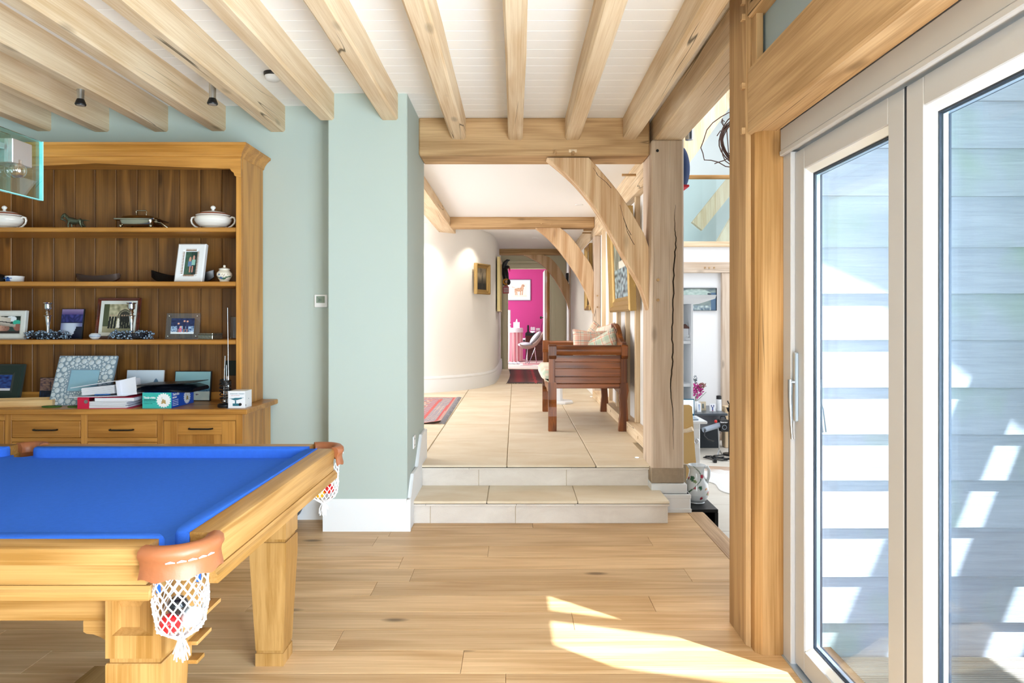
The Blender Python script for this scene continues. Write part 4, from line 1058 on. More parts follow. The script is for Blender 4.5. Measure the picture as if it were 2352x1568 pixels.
for k in range(9): g.prism([(-.145 + rnd.uniform(-.003, .003), .012 + k * .005), (.07, .018 + k * .006), (.07, .0225 + k * .006), (-.145, .0165 + k * .005)], 'y', -.105 + rnd.uniform(0, .006), .12)
g.build('papers', PAPER, e, local=True)
G().box(-.05, .045, -.118, -.105, .010, .017).build('pen', plain('blue_pen', '#1f5fa8', .4), e, local=True)
G().prism([(.106, .002), (.205, .006), (.200, .118), (.098, .098)], 'y', -.085, -.08).build('loose_flap', WB, e, local=True)
# craft box
def text(s, parent, size, loc, rot, mat, align='LEFT', name='lettering', bold=0, sx=1):
    c = bpy.data.curves.new(name, 'FONT'); c.body = s; c.size = size; c.align_x = align; c.extrude = .0003; c.offset = bold
    c.materials.append(mat); o = bpy.data.objects.new(name, c); COL.objects.link(o); o.parent = parent; o.location = loc; o.rotation_euler = rot; o.scale = (sx, 1, 1)
    me = bpy.data.meshes.new_from_object(o); bpy.data.objects.remove(o); o = bpy.data.objects.new(name, me); COL.objects.link(o); o.parent = parent; o.location = loc; o.rotation_euler = rot; o.scale = (sx, 1, 1); return o
RX = (math.radians(90), 0, 0)
wtext = plain('white_ink', '#f5f7fa', .6); btext = plain('dark_ink', '#16323c', .6); teal = plain('teal_card', '#3cbcb4', .4); royal = plain('royal_blue_card', '#1557c9', .4)
e = thing('craft_kit_box', 'teal and blue craft kit box printed with a cog and model picture', 'box', (PX(327, 4.34), 4.34, .85), (0, 0, math.radians(0)))
bw = PX(394, 4.34) - PX(327, 4.34); bh = .100; bd = .30
G().box(0, bw, .001, bd, 0, bh, bev=.0015).build('carton', royal, e, local=True)
G().box(.0005, bw - .0005, -.0005, .001, .0005, bh - .0005).build('front_panel', teal, e, local=True)
def cog(g, cx, cz, r, plane):
    P = []
    for k in range(72):
        a = 2 * math.pi * k / 72; q = r * (1.0 if (k // 2) % 2 else .86); P.append((cx + q * math.cos(a), cz + q * math.sin(a)))
    if plane == 'y': g.prism(P, 'y', -.0012, -.0004)
    else: g.prism([(p[0], p[1]) for p in P], 'x', bw + .0002, bw + .0010)
g = G(); cog(g, bw * .73, bh * .5, .047, 'y'); g.build('cog_print', wtext, e, local=True)
g = G(); cog(g, .205, bh * .52, .047, 'x'); g.build('cog_print', wtext, e, local=True)
mw_ = plain('printed_model', '#b59a63', .7)
def model(g, cx, cz, s, plane):
    for a in ((-.5, .5, -.6, -.1), (-.35, .1, -.1, .35), (.15, .45, -.1, .2), (-.42, -.36, .35, .9), (-.6, -.2, -.75, -.6), (.2, .6, -.75, -.6)):
        if plane == 'y': g.box(cx + a[0] * s, cx + a[1] * s, -.0018, -.0012, cz + a[2] * s, cz + a[3] * s)
        else: g.box(bw + .001, bw + .0016, cx + a[0] * s, cx + a[1] * s, cz + a[2] * s, cz + a[3] * s)
g = G(); model(g, bw * .73, bh * .48, .026, 'y'); g.build('model_print', mw_, e, local=True)
g = G(); model(g, .205, bh * .5, .026, 'x'); g.build('model_print', mw_, e, local=True)
text('Timberkits', e, .0175, (.008, -.0012, .062), RX, wtext, bold=.0006)
text('STEPHENSON\'S ROCKET AUTOMATON', e, .0078, (.008, -.0012, .050), RX, btext, bold=.0002, sx=.60)
text('This wooden mechanical model', e, .006, (.008, -.0012, .039), RX, btext, sx=.95); text('A complete kit to build', e, .006, (.008, -.0012, .028), RX, btext)
RS = (math.radians(90), 0, math.radians(90))
text('Timberkits', e, .022, (bw + .0008, .012, .078), RS, wtext, bold=.0006, sx=.9); text('ROCKET', e, .014, (bw + .0008, .012, .060), RS, wtext, bold=.0008)
for k in range(4): text('moving wooden model kit', e, .007, (bw + .0008, .012, .046 - k * .011), RS, wtext)
e = thing('leather_wallet_case', 'bulging black document wallet lying on the craft kit box', 'wallet', (PX(388, 4.45), 4.47, .951))
bk = plain('black_leather', '#10151f', .35, bump=.4, bscale=40)
rs = []
for k in range(15):
    t = k / 14; x = -.16 + .36 * t; th = .026 + .014 * math.sin(t * 3.1) + .004 * math.sin(t * 17)
    rs.append([(x, -.12 + .02 * math.sin(t * 5), .0), (x, -.125, th * .3), (x, -.11, th * .75), (x, -.09, th), (x, .10, th * 1.1), (x, .12, th * .5), (x, .11, 0)])
G().rings(rs).build('wallet_body', bk, e, local=True, smooth=50)
for k in range(4): G().grid(10, 1, lambda a, b, k=k: (-.13 + .33 * a, -.128 - .004 * math.sin(a * 6 + k) + .2 * b, .008 + k * .007 + .006 * math.sin(a * 4 + k * .6))).build('sleeve', plain('navy_sleeve', '#17233f', .3), e, local=True)
g = G(); g.prism([(-.17, .036), (0, .046), (.2, .058), (.2, .061), (0, .050), (-.17, .044)], 'y', -.12, .11); g.build('flap', bk, e, local=True)
# rod stand with wound cable
e = thing('rod_stand', 'black round based stand of thin metal rods wound with black cable', 'stand', (PX(513, 4.37), 4.40, .85))
G().lathe([(.045, 0), (.047, .004), (.047, .018), (.038, .024), (.001, .026)], n=28).build('base', BLACK, e, local=True, smooth=40)
for x, y, zt, tx in ((-.012, 0, .33, -.002), (-.002, .012, .27, .002), (.014, 0, .198, .016), (.020, .005, .64, .012)):
    G().tube([(x, y, .02), (tx, y, zt)], [.0035, .0022], 8).build('rod', STEEL, e, local=True, smooth=60)
r4 = random.Random(5); P = []
for k in range(260):
    a = k * .42; P.append((.030 * math.cos(a) * (1 + .25 * math.sin(k * .07)), .028 * math.sin(a), .03 + .14 * abs(math.sin(k * .021)) + .010 * math.sin(k * .33)))
g = G().tube(P, .003, 5); g.build('cable', BLACK, e, local=True, smooth=60)
G().ball((.01, -.034, .042), .011, 10, 8).build('plug', SILV, e, local=True, smooth=60)
# white drone box
X0 = PX(526, 4.36)
e = thing('white_box', 'small white cube shaped box printed with a camera drone', 'box', (X0, 4.345, .85))
s_ = .1085
G().box(0, s_, 0, .11, 0, s_, bev=.001).build('carton', plain('white_card', '#f0f2f7', .5), e, local=True)
tl = plain('teal_ink', '#2d6f80', .6)
text('PHANTOM 2 VISION+', e, .0095, (.014, -.0008, .088), RX, tl); text('ready to fly quadcopter', e, .006, (.018, -.0008, .079), RX, plain('red_ink', '#c06a70', .6))
g = G(); g.prism([(.018, .058), (.045, .066), (.085, .066), (.092, .062), (.06, .052), (.04, .050)], 'y', -.0012, -.0003); g.box(.010, .034, -.0014, -.0003, .060, .062); g.box(.075, .10, -.0014, -.0003, .065, .067)
g.box(.044, .052, -.0012, -.0003, .03, .05); g.box(.030, .078, -.0012, -.0003, .014, .030); g.lathe([(.011, 0), (.011, .001)], n=16); g.build('drone_print', tl, e, local=True)
g = G().tube([(.078, -.002, .024), (.078, -.0005, .024)], .0095, 16); g.build('lens_print', BLACK, e, local=True)
G().box(s_ + .0002, s_ + .0008, .008, .014, .012, .024).build('logo_print', BLACK, e, local=True)
text('Vision', e, .005, (s_ + .0006, .05, .055), RS, tl)

# ================================================================ POOL TABLE
TX1, TX0, TY0, TY1, TZ = -.80, -3.62, 1.70, 3.14, .843
TM = (TX0 + TX1) / 2
pt = thing('pool_table', 'oak pool table covered in royal blue cloth with leather net pockets', 'pool table', (TM, 2.42, 0))
def tpart(g, name, mat, smooth=None, label=None, parent=None): return g.build(name, mat, parent or pt, smooth=smooth, label=label)
# bed with cut corners and middle notches
P = []
bx0, bx1, by0, by1 = TX0 + .085, TX1 - .085, TY0 + .085, TY1 - .085
cc = .065
def arc(cx, cy, r, a0, a1, n=8): return [(cx + r * math.cos(math.radians(a0 + (a1 - a0) * k / n)), cy + r * math.sin(math.radians(a0 + (a1 - a0) * k / n))) for k in range(n + 1)]
P += arc(bx0, by0, cc, 90, 0) + arc(TM, by0 - .02, .05, 180, 0) + arc(bx1, by0, cc, 180, 90) + arc(bx1, by1, cc, 270, 180) + arc(TM, by1 + .02, .05, 360, 180) + arc(bx0, by1, cc, 0, -90)
tpart(G().prism(P, 'z', .755, .803), 'playing_bed', CLOTH, label='flat royal blue playing surface')
def sidepart(kind, Y, sgn, xa, xb):
    """long rails; sgn=+1 near side (outer face towards -Y)"""
    y = lambda d: Y + sgn * d
    if kind == 'rail': return G().prism([(y(.000), .800), (y(.000), .826), (y(.004), .838), (y(.012), .843), (y(.071), .843), (y(.071), .800)], 'x', xa, xb)
    if kind == 'skirt': return G().prism([(y(.008), .748), (y(.008), .799), (y(.085), .799), (y(.085), .748)], 'x', xa, xb)
    if kind == 'moulding': return G().prism([(y(-.002), .712), (y(-.002), .733), (y(.003), .738), (y(.005), .747), (y(.085), .747), (y(.085), .712)], 'x', xa, xb)
for Y, sg in ((TY0, 1), (TY1, -1)):
    for xa, xb in ((TX0 + .125, TM - .062), (TM + .062, TX1 - .125)):
        tpart(sidepart('rail', Y, sg, xa, xb), 'rail', TBL['x'], smooth=35)
        tpart(sidepart('skirt', Y, sg, xa + .0, xb + .0), 'rail_skirt', TBL['x']); tpart(sidepart('moulding', Y, sg, xa, xb + .012), 'moulding', TBL['x'])
for X_, sg in ((TX1, -1), (TX0, 1)):
    x = lambda d: X_ + sg * d
    ya, yb = TY0 + .125, TY1 - .125
    tpart(G().prism([(x(.0), .800), (x(.0), .826), (x(.004), .838), (x(.012), .843), (x(.071), .843), (x(.071), .800)], 'y', ya, yb), 'rail', TBL['y'], smooth=35)
    tpart(G().prism([(x(.003), .748), (x(.003), .799), (x(.085), .799), (x(.085), .748)], 'y', ya, yb), 'rail_skirt', TBL['y'])
    tpart(G().prism([(x(-.010), .712), (x(-.010), .733), (x(-.004), .738), (x(-.001), .747), (x(.085), .747), (x(.085), .712)], 'y', ya - .012, yb + .012), 'moulding', TBL['y'])
# cushions (rounded jaws)
def cushion(pts, name='cushion'):
    g = G(); bot = [g.bm.verts.new((p[0], p[1], .803)) for p in pts]
    def off(d, z):
        P_ = []
        n = len(pts)
        for i, p in enumerate(pts):
            a = Vector(pts[i - 1]); b_ = Vector(pts[(i + 1) % n]); t = (b_ - a).normalized(); nrm = Vector((-t.y, t.x)); P_.append((p[0] + nrm.x * d, p[1] + nrm.y * d, z))
        return P_
    rs_ = [[(p[0], p[1], .803) for p in pts], off(-.0, .832), off(.003, .840), off(.007, .844)]
    g.bm.free(); g = G(); g.rings(rs_); return tpart(g, name, CLOTH, smooth=50)
def longcush(Y, sg, xa, xb, ra, rb):
    y = lambda d: Y + sg * d
    P_ = [(xa, y(.0695)), (xb, y(.0695))]
    jaw = lambda xe, d, w: [(xe, y(.085)), (xe - d * .002 * 0, y(.10)), (xe - d * .016, y(.118)), (xe - d * .045, y(.128)), (xe - d * .08, y(.131))]
    P_ += jaw(xb, 1, 0) + list(reversed(jaw(xa, -1, 0)))
    if sg < 0: P_ = list(reversed(P_))
    return P_
for Y, sg in ((TY0, 1), (TY1, -1)):
    for xa, xb in ((TX0 + .125, TM - .062), (TM + .062, TX1 - .125)): cushion(longcush(Y, sg, xa, xb, 0, 0))
for X_, sg in ((TX1, -1), (TX0, 1)):
    P_ = [(y, x) for x, y in longcush(X_, sg, TY0 + .125, TY1 - .125, 0, 0)]
    cushion(list(reversed(P_)))
# apron
ax0, ax1, ay0, ay1 = TX0 + .135, TX1 - .135, TY0 + .125, TY1 - .125
for y in (ay0, ay1 - .03): tpart(G().box(ax0, ax1, y, y + .03, .606, .715, bev=.002), 'apron', TBL['x'])
for x in (ax0, ax1 - .03): tpart(G().box(x, x + .03, ay0, ay1, .606, .715, bev=.002), 'apron', TBL['y'])
# legs
def leg(cx, cy):
    L_ = thing('x', '', '', (0, 0, 0)); bpy.data.objects.remove(L_)
    s = .0735
    g = G(); x0, x1, y0, y1, z0, z1 = cx - s, cx + s, cy - s, cy + s, .522, .714
    # front face with an inverted pyramid recess
    fx0, fx1, fz0, fz1 = cx - .056, cx + .052, .582, .705; ix0, ix1, iz0, iz1 = cx - .045, cx + .004, .594, .648; d = .024
    O = [(x0, y0, z0), (x1, y0, z0), (x1, y0, z1), (x0, y0, z1)]; R = [(fx0, y0, fz0), (fx1, y0, fz0), (fx1, y0, fz1), (fx0, y0, fz1)]; I = [(ix0, y0 + d, iz0), (ix1, y0 + d, iz0), (ix1, y0 + d, iz1), (ix0, y0 + d, iz1)]
    for A, B_ in ((O, R), (R, I)):
        for k in range(4): g.quad(A[k], A[(k + 1) % 4], B_[(k + 1) % 4], B_[k])
    g.quad(*I); g.quad((x0, y1, z0), (x1, y1, z0), (x1, y1, z1), (x0, y1, z1)); g.quad((x0, y0, z0), (x0, y1, z0), (x0, y1, z1), (x0, y0, z1)); g.quad((x1, y0, z0), (x1, y1, z0), (x1, y1, z1), (x1, y0, z1)); g.quad((x0, y0, z0), (x1, y0, z0), (x1, y1, z0), (x0, y1, z0)); g.quad((x0, y0, z1), (x1, y0, z1), (x1, y1, z1), (x0, y1, z1))
    bmesh.ops.remove_doubles(g.bm, verts=g.bm.verts, dist=1e-5)
    lg = tpart(g, 'leg', TBL['z'])
    q = lambda s_, z: [(cx - s_, cy - s_, z), (cx + s_, cy - s_, z), (cx + s_, cy + s_, z), (cx - s_, cy + s_, z)]
    tpart(G().rings([q(.066, .508), q(.066, .524)]), 'leg_collar', TBL['z'], parent=lg)
    tpart(G().rings([q(.050, .062), q(.056, .064), q(.0735, .43), q(.0735, .504), q(.0715, .508)]), 'leg_shaft', TBL['z'], parent=lg)
    tpart(G().rings([q(.0535, .050), q(.0535, .064)]), 'leg_collar', TBL['z'], parent=lg)
    tpart(G().rings([q(.057, 0), q(.057, .052)]), 'leg_foot', TBL['z'], parent=lg)
for cx in (-1.003, TX0 + (-.80 + 1.003)):
    for cy in (1.865, 2.838): leg(cx, cy)
# curved bracket under the near apron, stepped bracket along the end
for s, xc in ((-1, -1.0765), (1, TX0 + .28)):
    P_ = [(0, .607), (.082, .607), (.082, .575), (.074, .570), (.055, .568), (.034, .560), (.018, .549), (.006, .538), (0, .534)]
    for y in (1.83, 2.84): tpart(G().prism([(xc + s * a, z) for a, z in P_], 'y', y, y + .03), 'bracket', TBL['x'])
for s, yc in ((1, 1.9385),):
    for k, (ln, z) in enumerate(((.155, .548), (.090, .487), (.045, .434))):
        ya, yb = sorted((yc, yc + s * ln))
        tpart(G().box(-1.03, -.903, ya, yb, z, z + .011, bev=.001), 'bracket_ledge', TBL['y'])
        yb2 = sorted((yc, yc + s * (ln - .018))); tpart(G().box(-1.02, -.932, yb2[0], yb2[1], z + .011, z + .06 if k else .607), 'bracket_block', TBL['y'])
# leather pockets with nets
def pocket(cx, cy, a0, a1, r, flat=False):
    prof = [(-.030, .806), (-.031, .828), (-.022, .843), (-.006, .850), (.008, .848), (.018, .838), (.020, .824), (.014, .814), (.012, .800), (.014, .785), (.018, .768), (.012, .768), (.006, .800), (-.004, .812), (-.018, .806)]
    rs_ = []
    n = 26
    for k in range(n + 1):
        t = k / n; a = math.radians(a0 + (a1 - a0) * t); sc2 = 1.0
        rs_.append([(cx + (r + d) * math.cos(a), cy + (r + d) * math.sin(a), z + (.004 * math.sin(t * 25) if z < .77 else 0)) for d, z in prof])
    pk = tpart(G().rings(rs_), 'pocket', LEATH, smooth=50, label='tan leather pocket cuff')
    am = math.radians((a0 + a1) / 2)
    g = G()
    for k in range(5):
        t0 = .27 + k * .095; A = [math.radians(a0 + (a1 - a0) * (t0 + q)) for q in (0, .04, .08)]
        g.tube([(cx + (r + .016) * math.cos(a), cy + (r + .016) * math.sin(a), .811 + (0.002 if i_ == 1 else 0)) for i_, a in enumerate(A)], [.0015, .003, .0015], 6)
    tpart(g, 'stitching', wtext, smooth=60, parent=pk)
    # net: diamond mesh of cord
    net = G(); nx_ = cx + .028 * math.cos(am); ny_ = cy + .028 * math.sin(am); M_ = 18; R_ = 12
    def np_(i, j):
        t = j / R_; rad = .066 * (1 - t ** 3 * .25) * (1 - max(0, t - .82) * 4.6); z = .772 - .185 * t
        a = 2 * math.pi * (i + (.5 if j % 2 else 0)) / M_; w = 1 + .04 * math.sin(i * 2.1 + j)
        return (nx_ + rad * w * math.cos(a), ny_ + rad * w * math.sin(a), z)
    for j in range(R_):
        for i in range(M_):
            A = np_(i, j)
            for di in ((0, 1) if j % 2 else (0, -1)):
                net.tube([A, np_(i + di, j + 1)], .0019, 4)
            net.ball(A, .0034, 5, 4)
    tpart(net, 'net', NETM, parent=pk)
    ts = G(); zt = .590
    for k in range(26):
        a = rnd.uniform(0, 6.28); q = rnd.uniform(.3, 1); L_ = rnd.uniform(.035, .062)
        ts.tube([(nx_, ny_, zt), (nx_ + .012 * q * math.cos(a), ny_ + .012 * q * math.sin(a), zt - .010), (nx_ + .022 * q * math.cos(a), ny_ + .022 * q * math.sin(a), zt - L_ * .6), (nx_ + .026 * q * math.cos(a + .3), ny_ + .026 * q * math.sin(a + .3), zt - L_)], .0018, 5)
    ts.ball((nx_, ny_, zt), .010, 8, 6)
    tpart(ts, 'tassel', NETM, parent=pk)
    return nx_, ny_
nn = pocket(TX1 - .085, TY0 + .085, -115, 25, .0945)
nf = pocket(TX1 - .085, TY1 - .085, -25, 115, .0945)
pocket(TX0 + .085, TY0 + .085, -65, -205, .0945); pocket(TX0 + .085, TY1 - .085, 65, 205, .0945)
pocket(TM, TY1 - .045, 20, 160, .068); pocket(TM, TY0 + .045, -20, -160, .068)
# cloth tails showing under the near pocket
g = G(); g.box(-.924, -.905, 1.735, 1.742, .716, .80); tpart(g, 'cloth_tail', CLOTH); tpart(G().box(-.842, -.835, 1.80, 1.826, .72, .80), 'cloth_tail', CLOTH)
def ball_(p, colh, label):
    g = G().ball(p, .026, 20, 14); tag(g.build('pool_ball', plain('ball_' + colh[1:], colh, .12, coat=.6), smooth=80), label, 'ball')
ball_((nn[0] - .022, nn[1] - .012, .632), '#d4141c', 'red ball low in the net of the nearest corner pocket')
ball_((nn[0] + .024, nn[1] + .010, .640), '#eef0ee', 'white ball in the net of the nearest corner pocket')
ball_((nn[0] - .004, nn[1] - .008, .676), '#12151c', 'black ball on top in the nearest corner pocket')
ball_((nf[0] - .018, nf[1] - .010, .634), '#f0b414', 'yellow ball low in the net of the far corner pocket')
ball_((nf[0] + .022, nf[1] + .004, .652), '#d4141c', 'red ball in the net of the far corner pocket')

# low storage box under the table
e = thing('storage_box', 'low pale wooden box lying on the floor under the pool table', 'box', (-1.45, 2.4, 0))
G().box(-1.60, -1.32, 1.95, 2.60, 0, .075, bev=.002).build('box_body', TBL['y'], e); G().box(-1.61, -1.31, 1.94, 2.61, .075, .09, bev=.003).build('lid', TBL['y'], e)
# black case behind the table
e = thing('suitcase', 'dark ribbed case standing on the floor against the sage wall', 'case', (-1.52, 4.72, 0), (0, 0, 0))
cs = plain('dark_blue_grey_shell', '#2f3b47', .5)
g = G(); g.rings([[(-1.72 + .0, 4.60, z), (x1, 4.60, z), (x1, 4.80, z), (-1.72, 4.80, z)] for x1, z in ((-1.56, .012), (-1.515, .05), (-1.485, .11), (-1.47, .16), (-1.475, .27), (-1.49, .30))])
g.build('shell', cs, e)
for z in (.07, .13, .19, .25): G().box(-1.70, -1.478 - abs(z - .16) * .2, 4.594, 4.602, z, z + .006).build('rib', BLACK, e)
for x in (-1.67, -1.58): G().box(x, x + .03, 4.62, 4.66, 0, .014).build('foot', BLACK, e)
# thermostat and socket
e = thing('thermostat', 'small white square thermostat with a grey display on the sage wall', 'thermostat', (PX(737, 4.84), 4.85, PZ(691, 4.84)))
g = G(); g.box(-.045, .047, -.018, -.001, -.045, .045, bev=.004); g.build('casing', WHITEW, e, local=True)
G().box(-.030, .030, -.0195, -.018, -.014, .034, bev=.001).build('display', plain('lcd_grey', '#8b9a8c', .3), e, local=True)
text('21', e, .026, (-.004, -.0198, -.002), RX, btext, align='CENTER', name='digits'); text('--', e, .012, (-.026, -.0198, .02), RX, btext, name='digits')
e = thing('wall_socket', 'white wall socket on the side of the sage pier above the skirting', 'socket', (-.727, 4.86, .50))
G().box(.001, .010, -.045, .045, .0, .088, bev=.003).build('plate', WHITEW, e, local=True); 
for z in (.018, .062): G().box(.010, .012, -.012, .012, z, z + .008).build('switch', plain('socket_grey', '#7f8893', .4), e, local=True)
# ceiling fittings
def spot(label, px, py, Y):
    x = PX(px, Y); e = thing('spotlight', label, 'spotlight', (x, Y, 2.93), group='small ceiling spotlights')
    z = PZ(py, Y) - 2.93
    G().lathe([(.03, -.012), (.03, 0)], n=20).build('ceiling_rose', STEEL, e, local=True)
    G().lathe([(.005, z * .55), (.005, -.01)], n=10).build('stem', STEEL, e, local=True)
    G().lathe([(.019, z + .032), (.020, z * .5)], n=20).build('cap', STEEL, e, local=True, smooth=40)
    G().lathe([(.027, z), (.030, z + .006), (.025, z + .022), (.019, z + .036)], n=20).build('shade', BLACK, e, local=True, smooth=40)
    G().lathe([(.022, z - .001), (.022, z + .002)], n=16).build('lamp_lens', ALU, e, local=True)
spot('ceiling spotlight in front of the fourth joist, above the dresser right end', 488, 240, 4.0)
spot('ceiling spotlight further left, above the dresser left part', 185, 242, 3.97)
e = thing('smoke_detector', 'round white smoke detector on the boarded ceiling', 'smoke detector', (PX(627, 4.2), 4.2, 2.93))
G().lathe([(.052, -.02), (.055, -.012), (.055, 0)], n=28).build('base', BLACK, e, local=True); G().lathe([(.012, -.05), (.035, -.047), (.046, -.036), (.05, -.022)], n=28).build('cover', WHITEW, e, local=True, smooth=40)

# glass pendant
e = thing('glass_pendant', 'hanging light of clear turquoise glass sheets with steel blocks and a bulb', 'pendant light', (-1.457, 1.65, 1.78))
PG = pane('pendant_glass', '#dcf6f4', 1.5, 3.0)
def sheet(y0, y1, zt0=1.958, zb0=1.778):
    g = G(); x0, x1 = -1.463, -1.453
    yc, zc, r = 2.012, 1.850, .028
    g.box(x0, x1, y0, y1, zb0, zt0, bev=.0015); return g
sheet(1.35, 2.098).build('glass_sheet', PG, e)
g = G(); g.box(-1.464, -1.452, 2.0975, 2.1000, 1.778, 1.958); g.box(-1.464, -1.452, 1.35, 2.1, 1.777, 1.7785); g.build('glass_edge', plain('glass_edge_turquoise', '#7fd6d8', .2), e)
G().box(-1.52, -1.508, 1.30, 2.04, 1.79, 1.965, bev=.001).build('glass_sheet', PG, e)
G().box(-1.506, -1.44, 1.955, 2.035, 1.862, 1.932, bev=.002).build('steel_block', STEEL, e)
G().box(-1.506, -1.44, 1.45, 1.53, 1.862, 1.932, bev=.002).build('steel_block', STEEL, e)
g = G().ball((-1.447, 1.985, 1.845), .0225, 18, 12); g.lathe([(.010, .012), (.010, .030)], c=(-1.447, 1.985, 1.845)); g.build('bulb', pane('bulb_glass', '#fff7ee', 1.5, 3.0), e, smooth=60)
G().tube([(-1.447, 1.985, 1.85), (-1.443, 1.985, 1.842), (-1.451, 1.985, 1.84), (-1.447, 1.985, 1.858)], .0016, 5).build('filament', SILV, e)
G().tube([(-1.486, 1.66, 1.96), (-1.486, 1.66, 2.93)], .005, 8).build('suspension_rod', STEEL, e)
G().box(-1.50, -1.46, 1.4, 1.95, 1.90, 1.915).build('carrier_bar', STEEL, e)
# ================================================================ HALL THINGS
BX, BY, BZ = .36, 6.72, .32
bench = thing('hall_bench', 'polished dark hardwood settle with rolled arms on the hall floor', 'bench', (.70, 7.45, .32))
def bp_(g, name, ax, smooth=None, mat=None, label=None): return g.build(name, mat or BNCH[ax], bench, smooth=smooth, label=label)
for side, Y in ((0, 6.72), (1, 8.16)):
    s = 1 if side == 0 else -1
    zc = 1.113
    g = G(); P = []
    for k in range(14): a = math.radians(-60 + 300 * k / 13); P.append((Y - s * .0 + s * .0 + .052 * math.cos(a) * s, zc + .052 * math.sin(a)))
    g.prism(P, 'x', .40, 1.035); bp_(g, 'arm_roll', 'x', smooth=40)
    for x0, x1 in ((.325, .40), (1.035, 1.10)):
        g = G().prism([(Y - .058, zc - .05), (Y - .060, zc + .04), (Y - .045, zc + .056), (Y + .045, zc + .056), (Y + .060, zc + .04), (Y + .055, zc - .06), (Y + .03, zc - .085), (Y - .03, zc - .085)], 'x', x0, x1, bev=.004); bp_(g, 'arm_block', 'z')
    bp_(G().box(.328, .388, Y - .03, Y + .03, .745, zc - .08, bev=.004), 'front_post', 'z')
    bp_(G().box(1.03, 1.095, Y - .03, Y + .03, .745, zc - .08, bev=.004), 'rear_post', 'z')
    zs = [.787, .853, .935, 1.0, 1.065]
    for k in range(4): bp_(G().box(.386, 1.035, Y - .012, Y + .012, zs[k] + .001, zs[k + 1] - .001, bev=.003), 'end_plank', 'x')
    bp_(G().box(.38, 1.04, Y - .025, Y + .02, .742, .785, bev=.004), 'end_rail', 'x')
    # carved legs
    g = G().prism([(Y - .035, .80), (Y + .035, .80), (Y + .035, .63), (Y + .028, .615), (Y + .034, .60), (Y + .026, .585), (Y + .032, .56), (Y + .02, .46), (Y + .035, .37), (Y + .035, .32), (Y - .035, .32), (Y - .04, .38), (Y - .052, .47), (Y - .040, .56), (Y - .044, .585), (Y - .034, .60), (Y - .042, .615), (Y - .034, .63)], 'x', .322, .403, bev=.004); bp_(g, 'leg', 'z')
    g = G().prism([(1.10, .80), (1.02, .785), (1.03, .70), (1.018, .64), (1.028, .60), (1.035, .50), (1.02, .42), (1.012, .32), (1.085, .32), (1.105, .42), (1.10, .52), (1.088, .62), (1.098, .66), (1.11, .72)], 'y', Y - .04, Y + .035, bev=.004); bp_(g, 'leg', 'z')
bp_(G().prism([(6.75, .765), (8.13, .765), (8.13, .65), (8.02, .70), (7.7, .66), (7.44, .68), (7.2, .66), (6.86, .70), (6.75, .65)], 'x', .335, .365, bev=.003), 'front_rail', 'y')
bp_(G().prism([(6.75, .765), (8.13, .765), (8.13, .66), (7.44, .70), (6.75, .66)], 'x', 1.04, 1.07), 'rear_rail', 'y')
bp_(G().box(.36, 1.05, 6.75, 8.13, .735, .76), 'seat_board', 'y')
bp_(G().box(1.045, 1.09, 6.75, 8.13, .76, 1.15, bev=.004), 'back_panel', 'y')
P = [(6.75, 1.13), (6.75, 1.19), (6.86, 1.195), (6.93, 1.225), (6.98, 1.22), (7.02, 1.25)]
P += [(7.44 - .42 * math.cos(math.radians(a)), 1.22 + .155 * math.sin(math.radians(a))) for a in range(12, 169, 12)]
P += [(7.86, 1.25), (7.90, 1.22), (7.95, 1.225), (8.02, 1.195), (8.13, 1.19), (8.13, 1.13)]
bp_(G().prism(P, 'x', 1.055, 1.10, bev=.006), 'crest_rail', 'y')
g = G()
for k in range(9): a = math.radians(30 + 15 * k); g.box(1.050, 1.056, 7.44 - .36 * math.cos(a) - .007, 7.44 - .36 * math.cos(a) + .007, 1.22 + .125 * math.sin(a) - .012, 1.22 + .125 * math.sin(a) + .012)
bp_(g, 'carved_notches', 'y', mat=plain('dark_carving', '#351709', .6))
def plaid(p, base, a, b_, c3, s=.09, ax=(0, 2)):
    u, v = p[ax[0]], p[ax[1]]
    col = base
    fu = (u / s) % 1; fv = (v / s) % 1
    if fu < .45: col = mixc(col, a, .42)
    if fv < .45: col = mixc(col, a, .42)
    if .60 < fu < .68 or .60 < fv < .68: col = mixc(col, b_, .6)
    if .84 < fu < .88 or .84 < fv < .88: col = mixc(col, c3, .55)
    return col
CRM = C('#f3ead9'); PNK = C('#efa892'); GRN = C('#a8cdb4'); ORG = C('#e8703a'); NAV = C('#41506e')
def pillow(label, loc, rot, w, h, t, a, group='plaid cushions on the bench', name='scatter_cushion', cat='cushion', c3=NAV, n=64):
    g = G()
    for s in (1, -1):
        def f(u, v, s=s):
            x, z = (u * 2 - 1), (v * 2 - 1)
            k = max(0, (1 - x ** 4) * (1 - z ** 4)) ** .5
            pin = 1 - .10 * (1 - abs(x)) * abs(z) ** 3; pin2 = 1 - .10 * (1 - abs(z)) * abs(x) ** 3
            return (x * w / 2 * pin2, -s * t / 2 * k, z * h / 2 * pin)
        g.grid(n, n, f)
    bmesh.ops.remove_doubles(g.bm, verts=g.bm.verts, dist=.0005)
    o = g.build(name, FABR, None, smooth=80, col=lambda p: plaid(p, CRM, a, ORG, c3))
    me = o.data
    o.location = loc; o.rotation_euler = rot
    me.transform(Matrix.Translation((0, 0, -h / 2)))
    tag(o, label, cat, group); o.location = loc
    return o
R_ = math.radians
pillow('pink plaid cushion standing at the left of the bench cushions', (.80, 7.30, 1.10), (R_(-8), R_(3), R_(8)), .40, .42, .14, PNK)
pillow('green plaid cushion tilted against the bench back', (.93, 7.20, 1.07), (R_(-4), R_(-24), R_(-30)), .40, .40, .15, GRN)
pillow('peach cushion corner peeking up between the pink and green ones', (.92, 7.72, 1.16), (R_(-5), R_(38), R_(-10)), .36, .36, .13, C('#f0c2a0'))
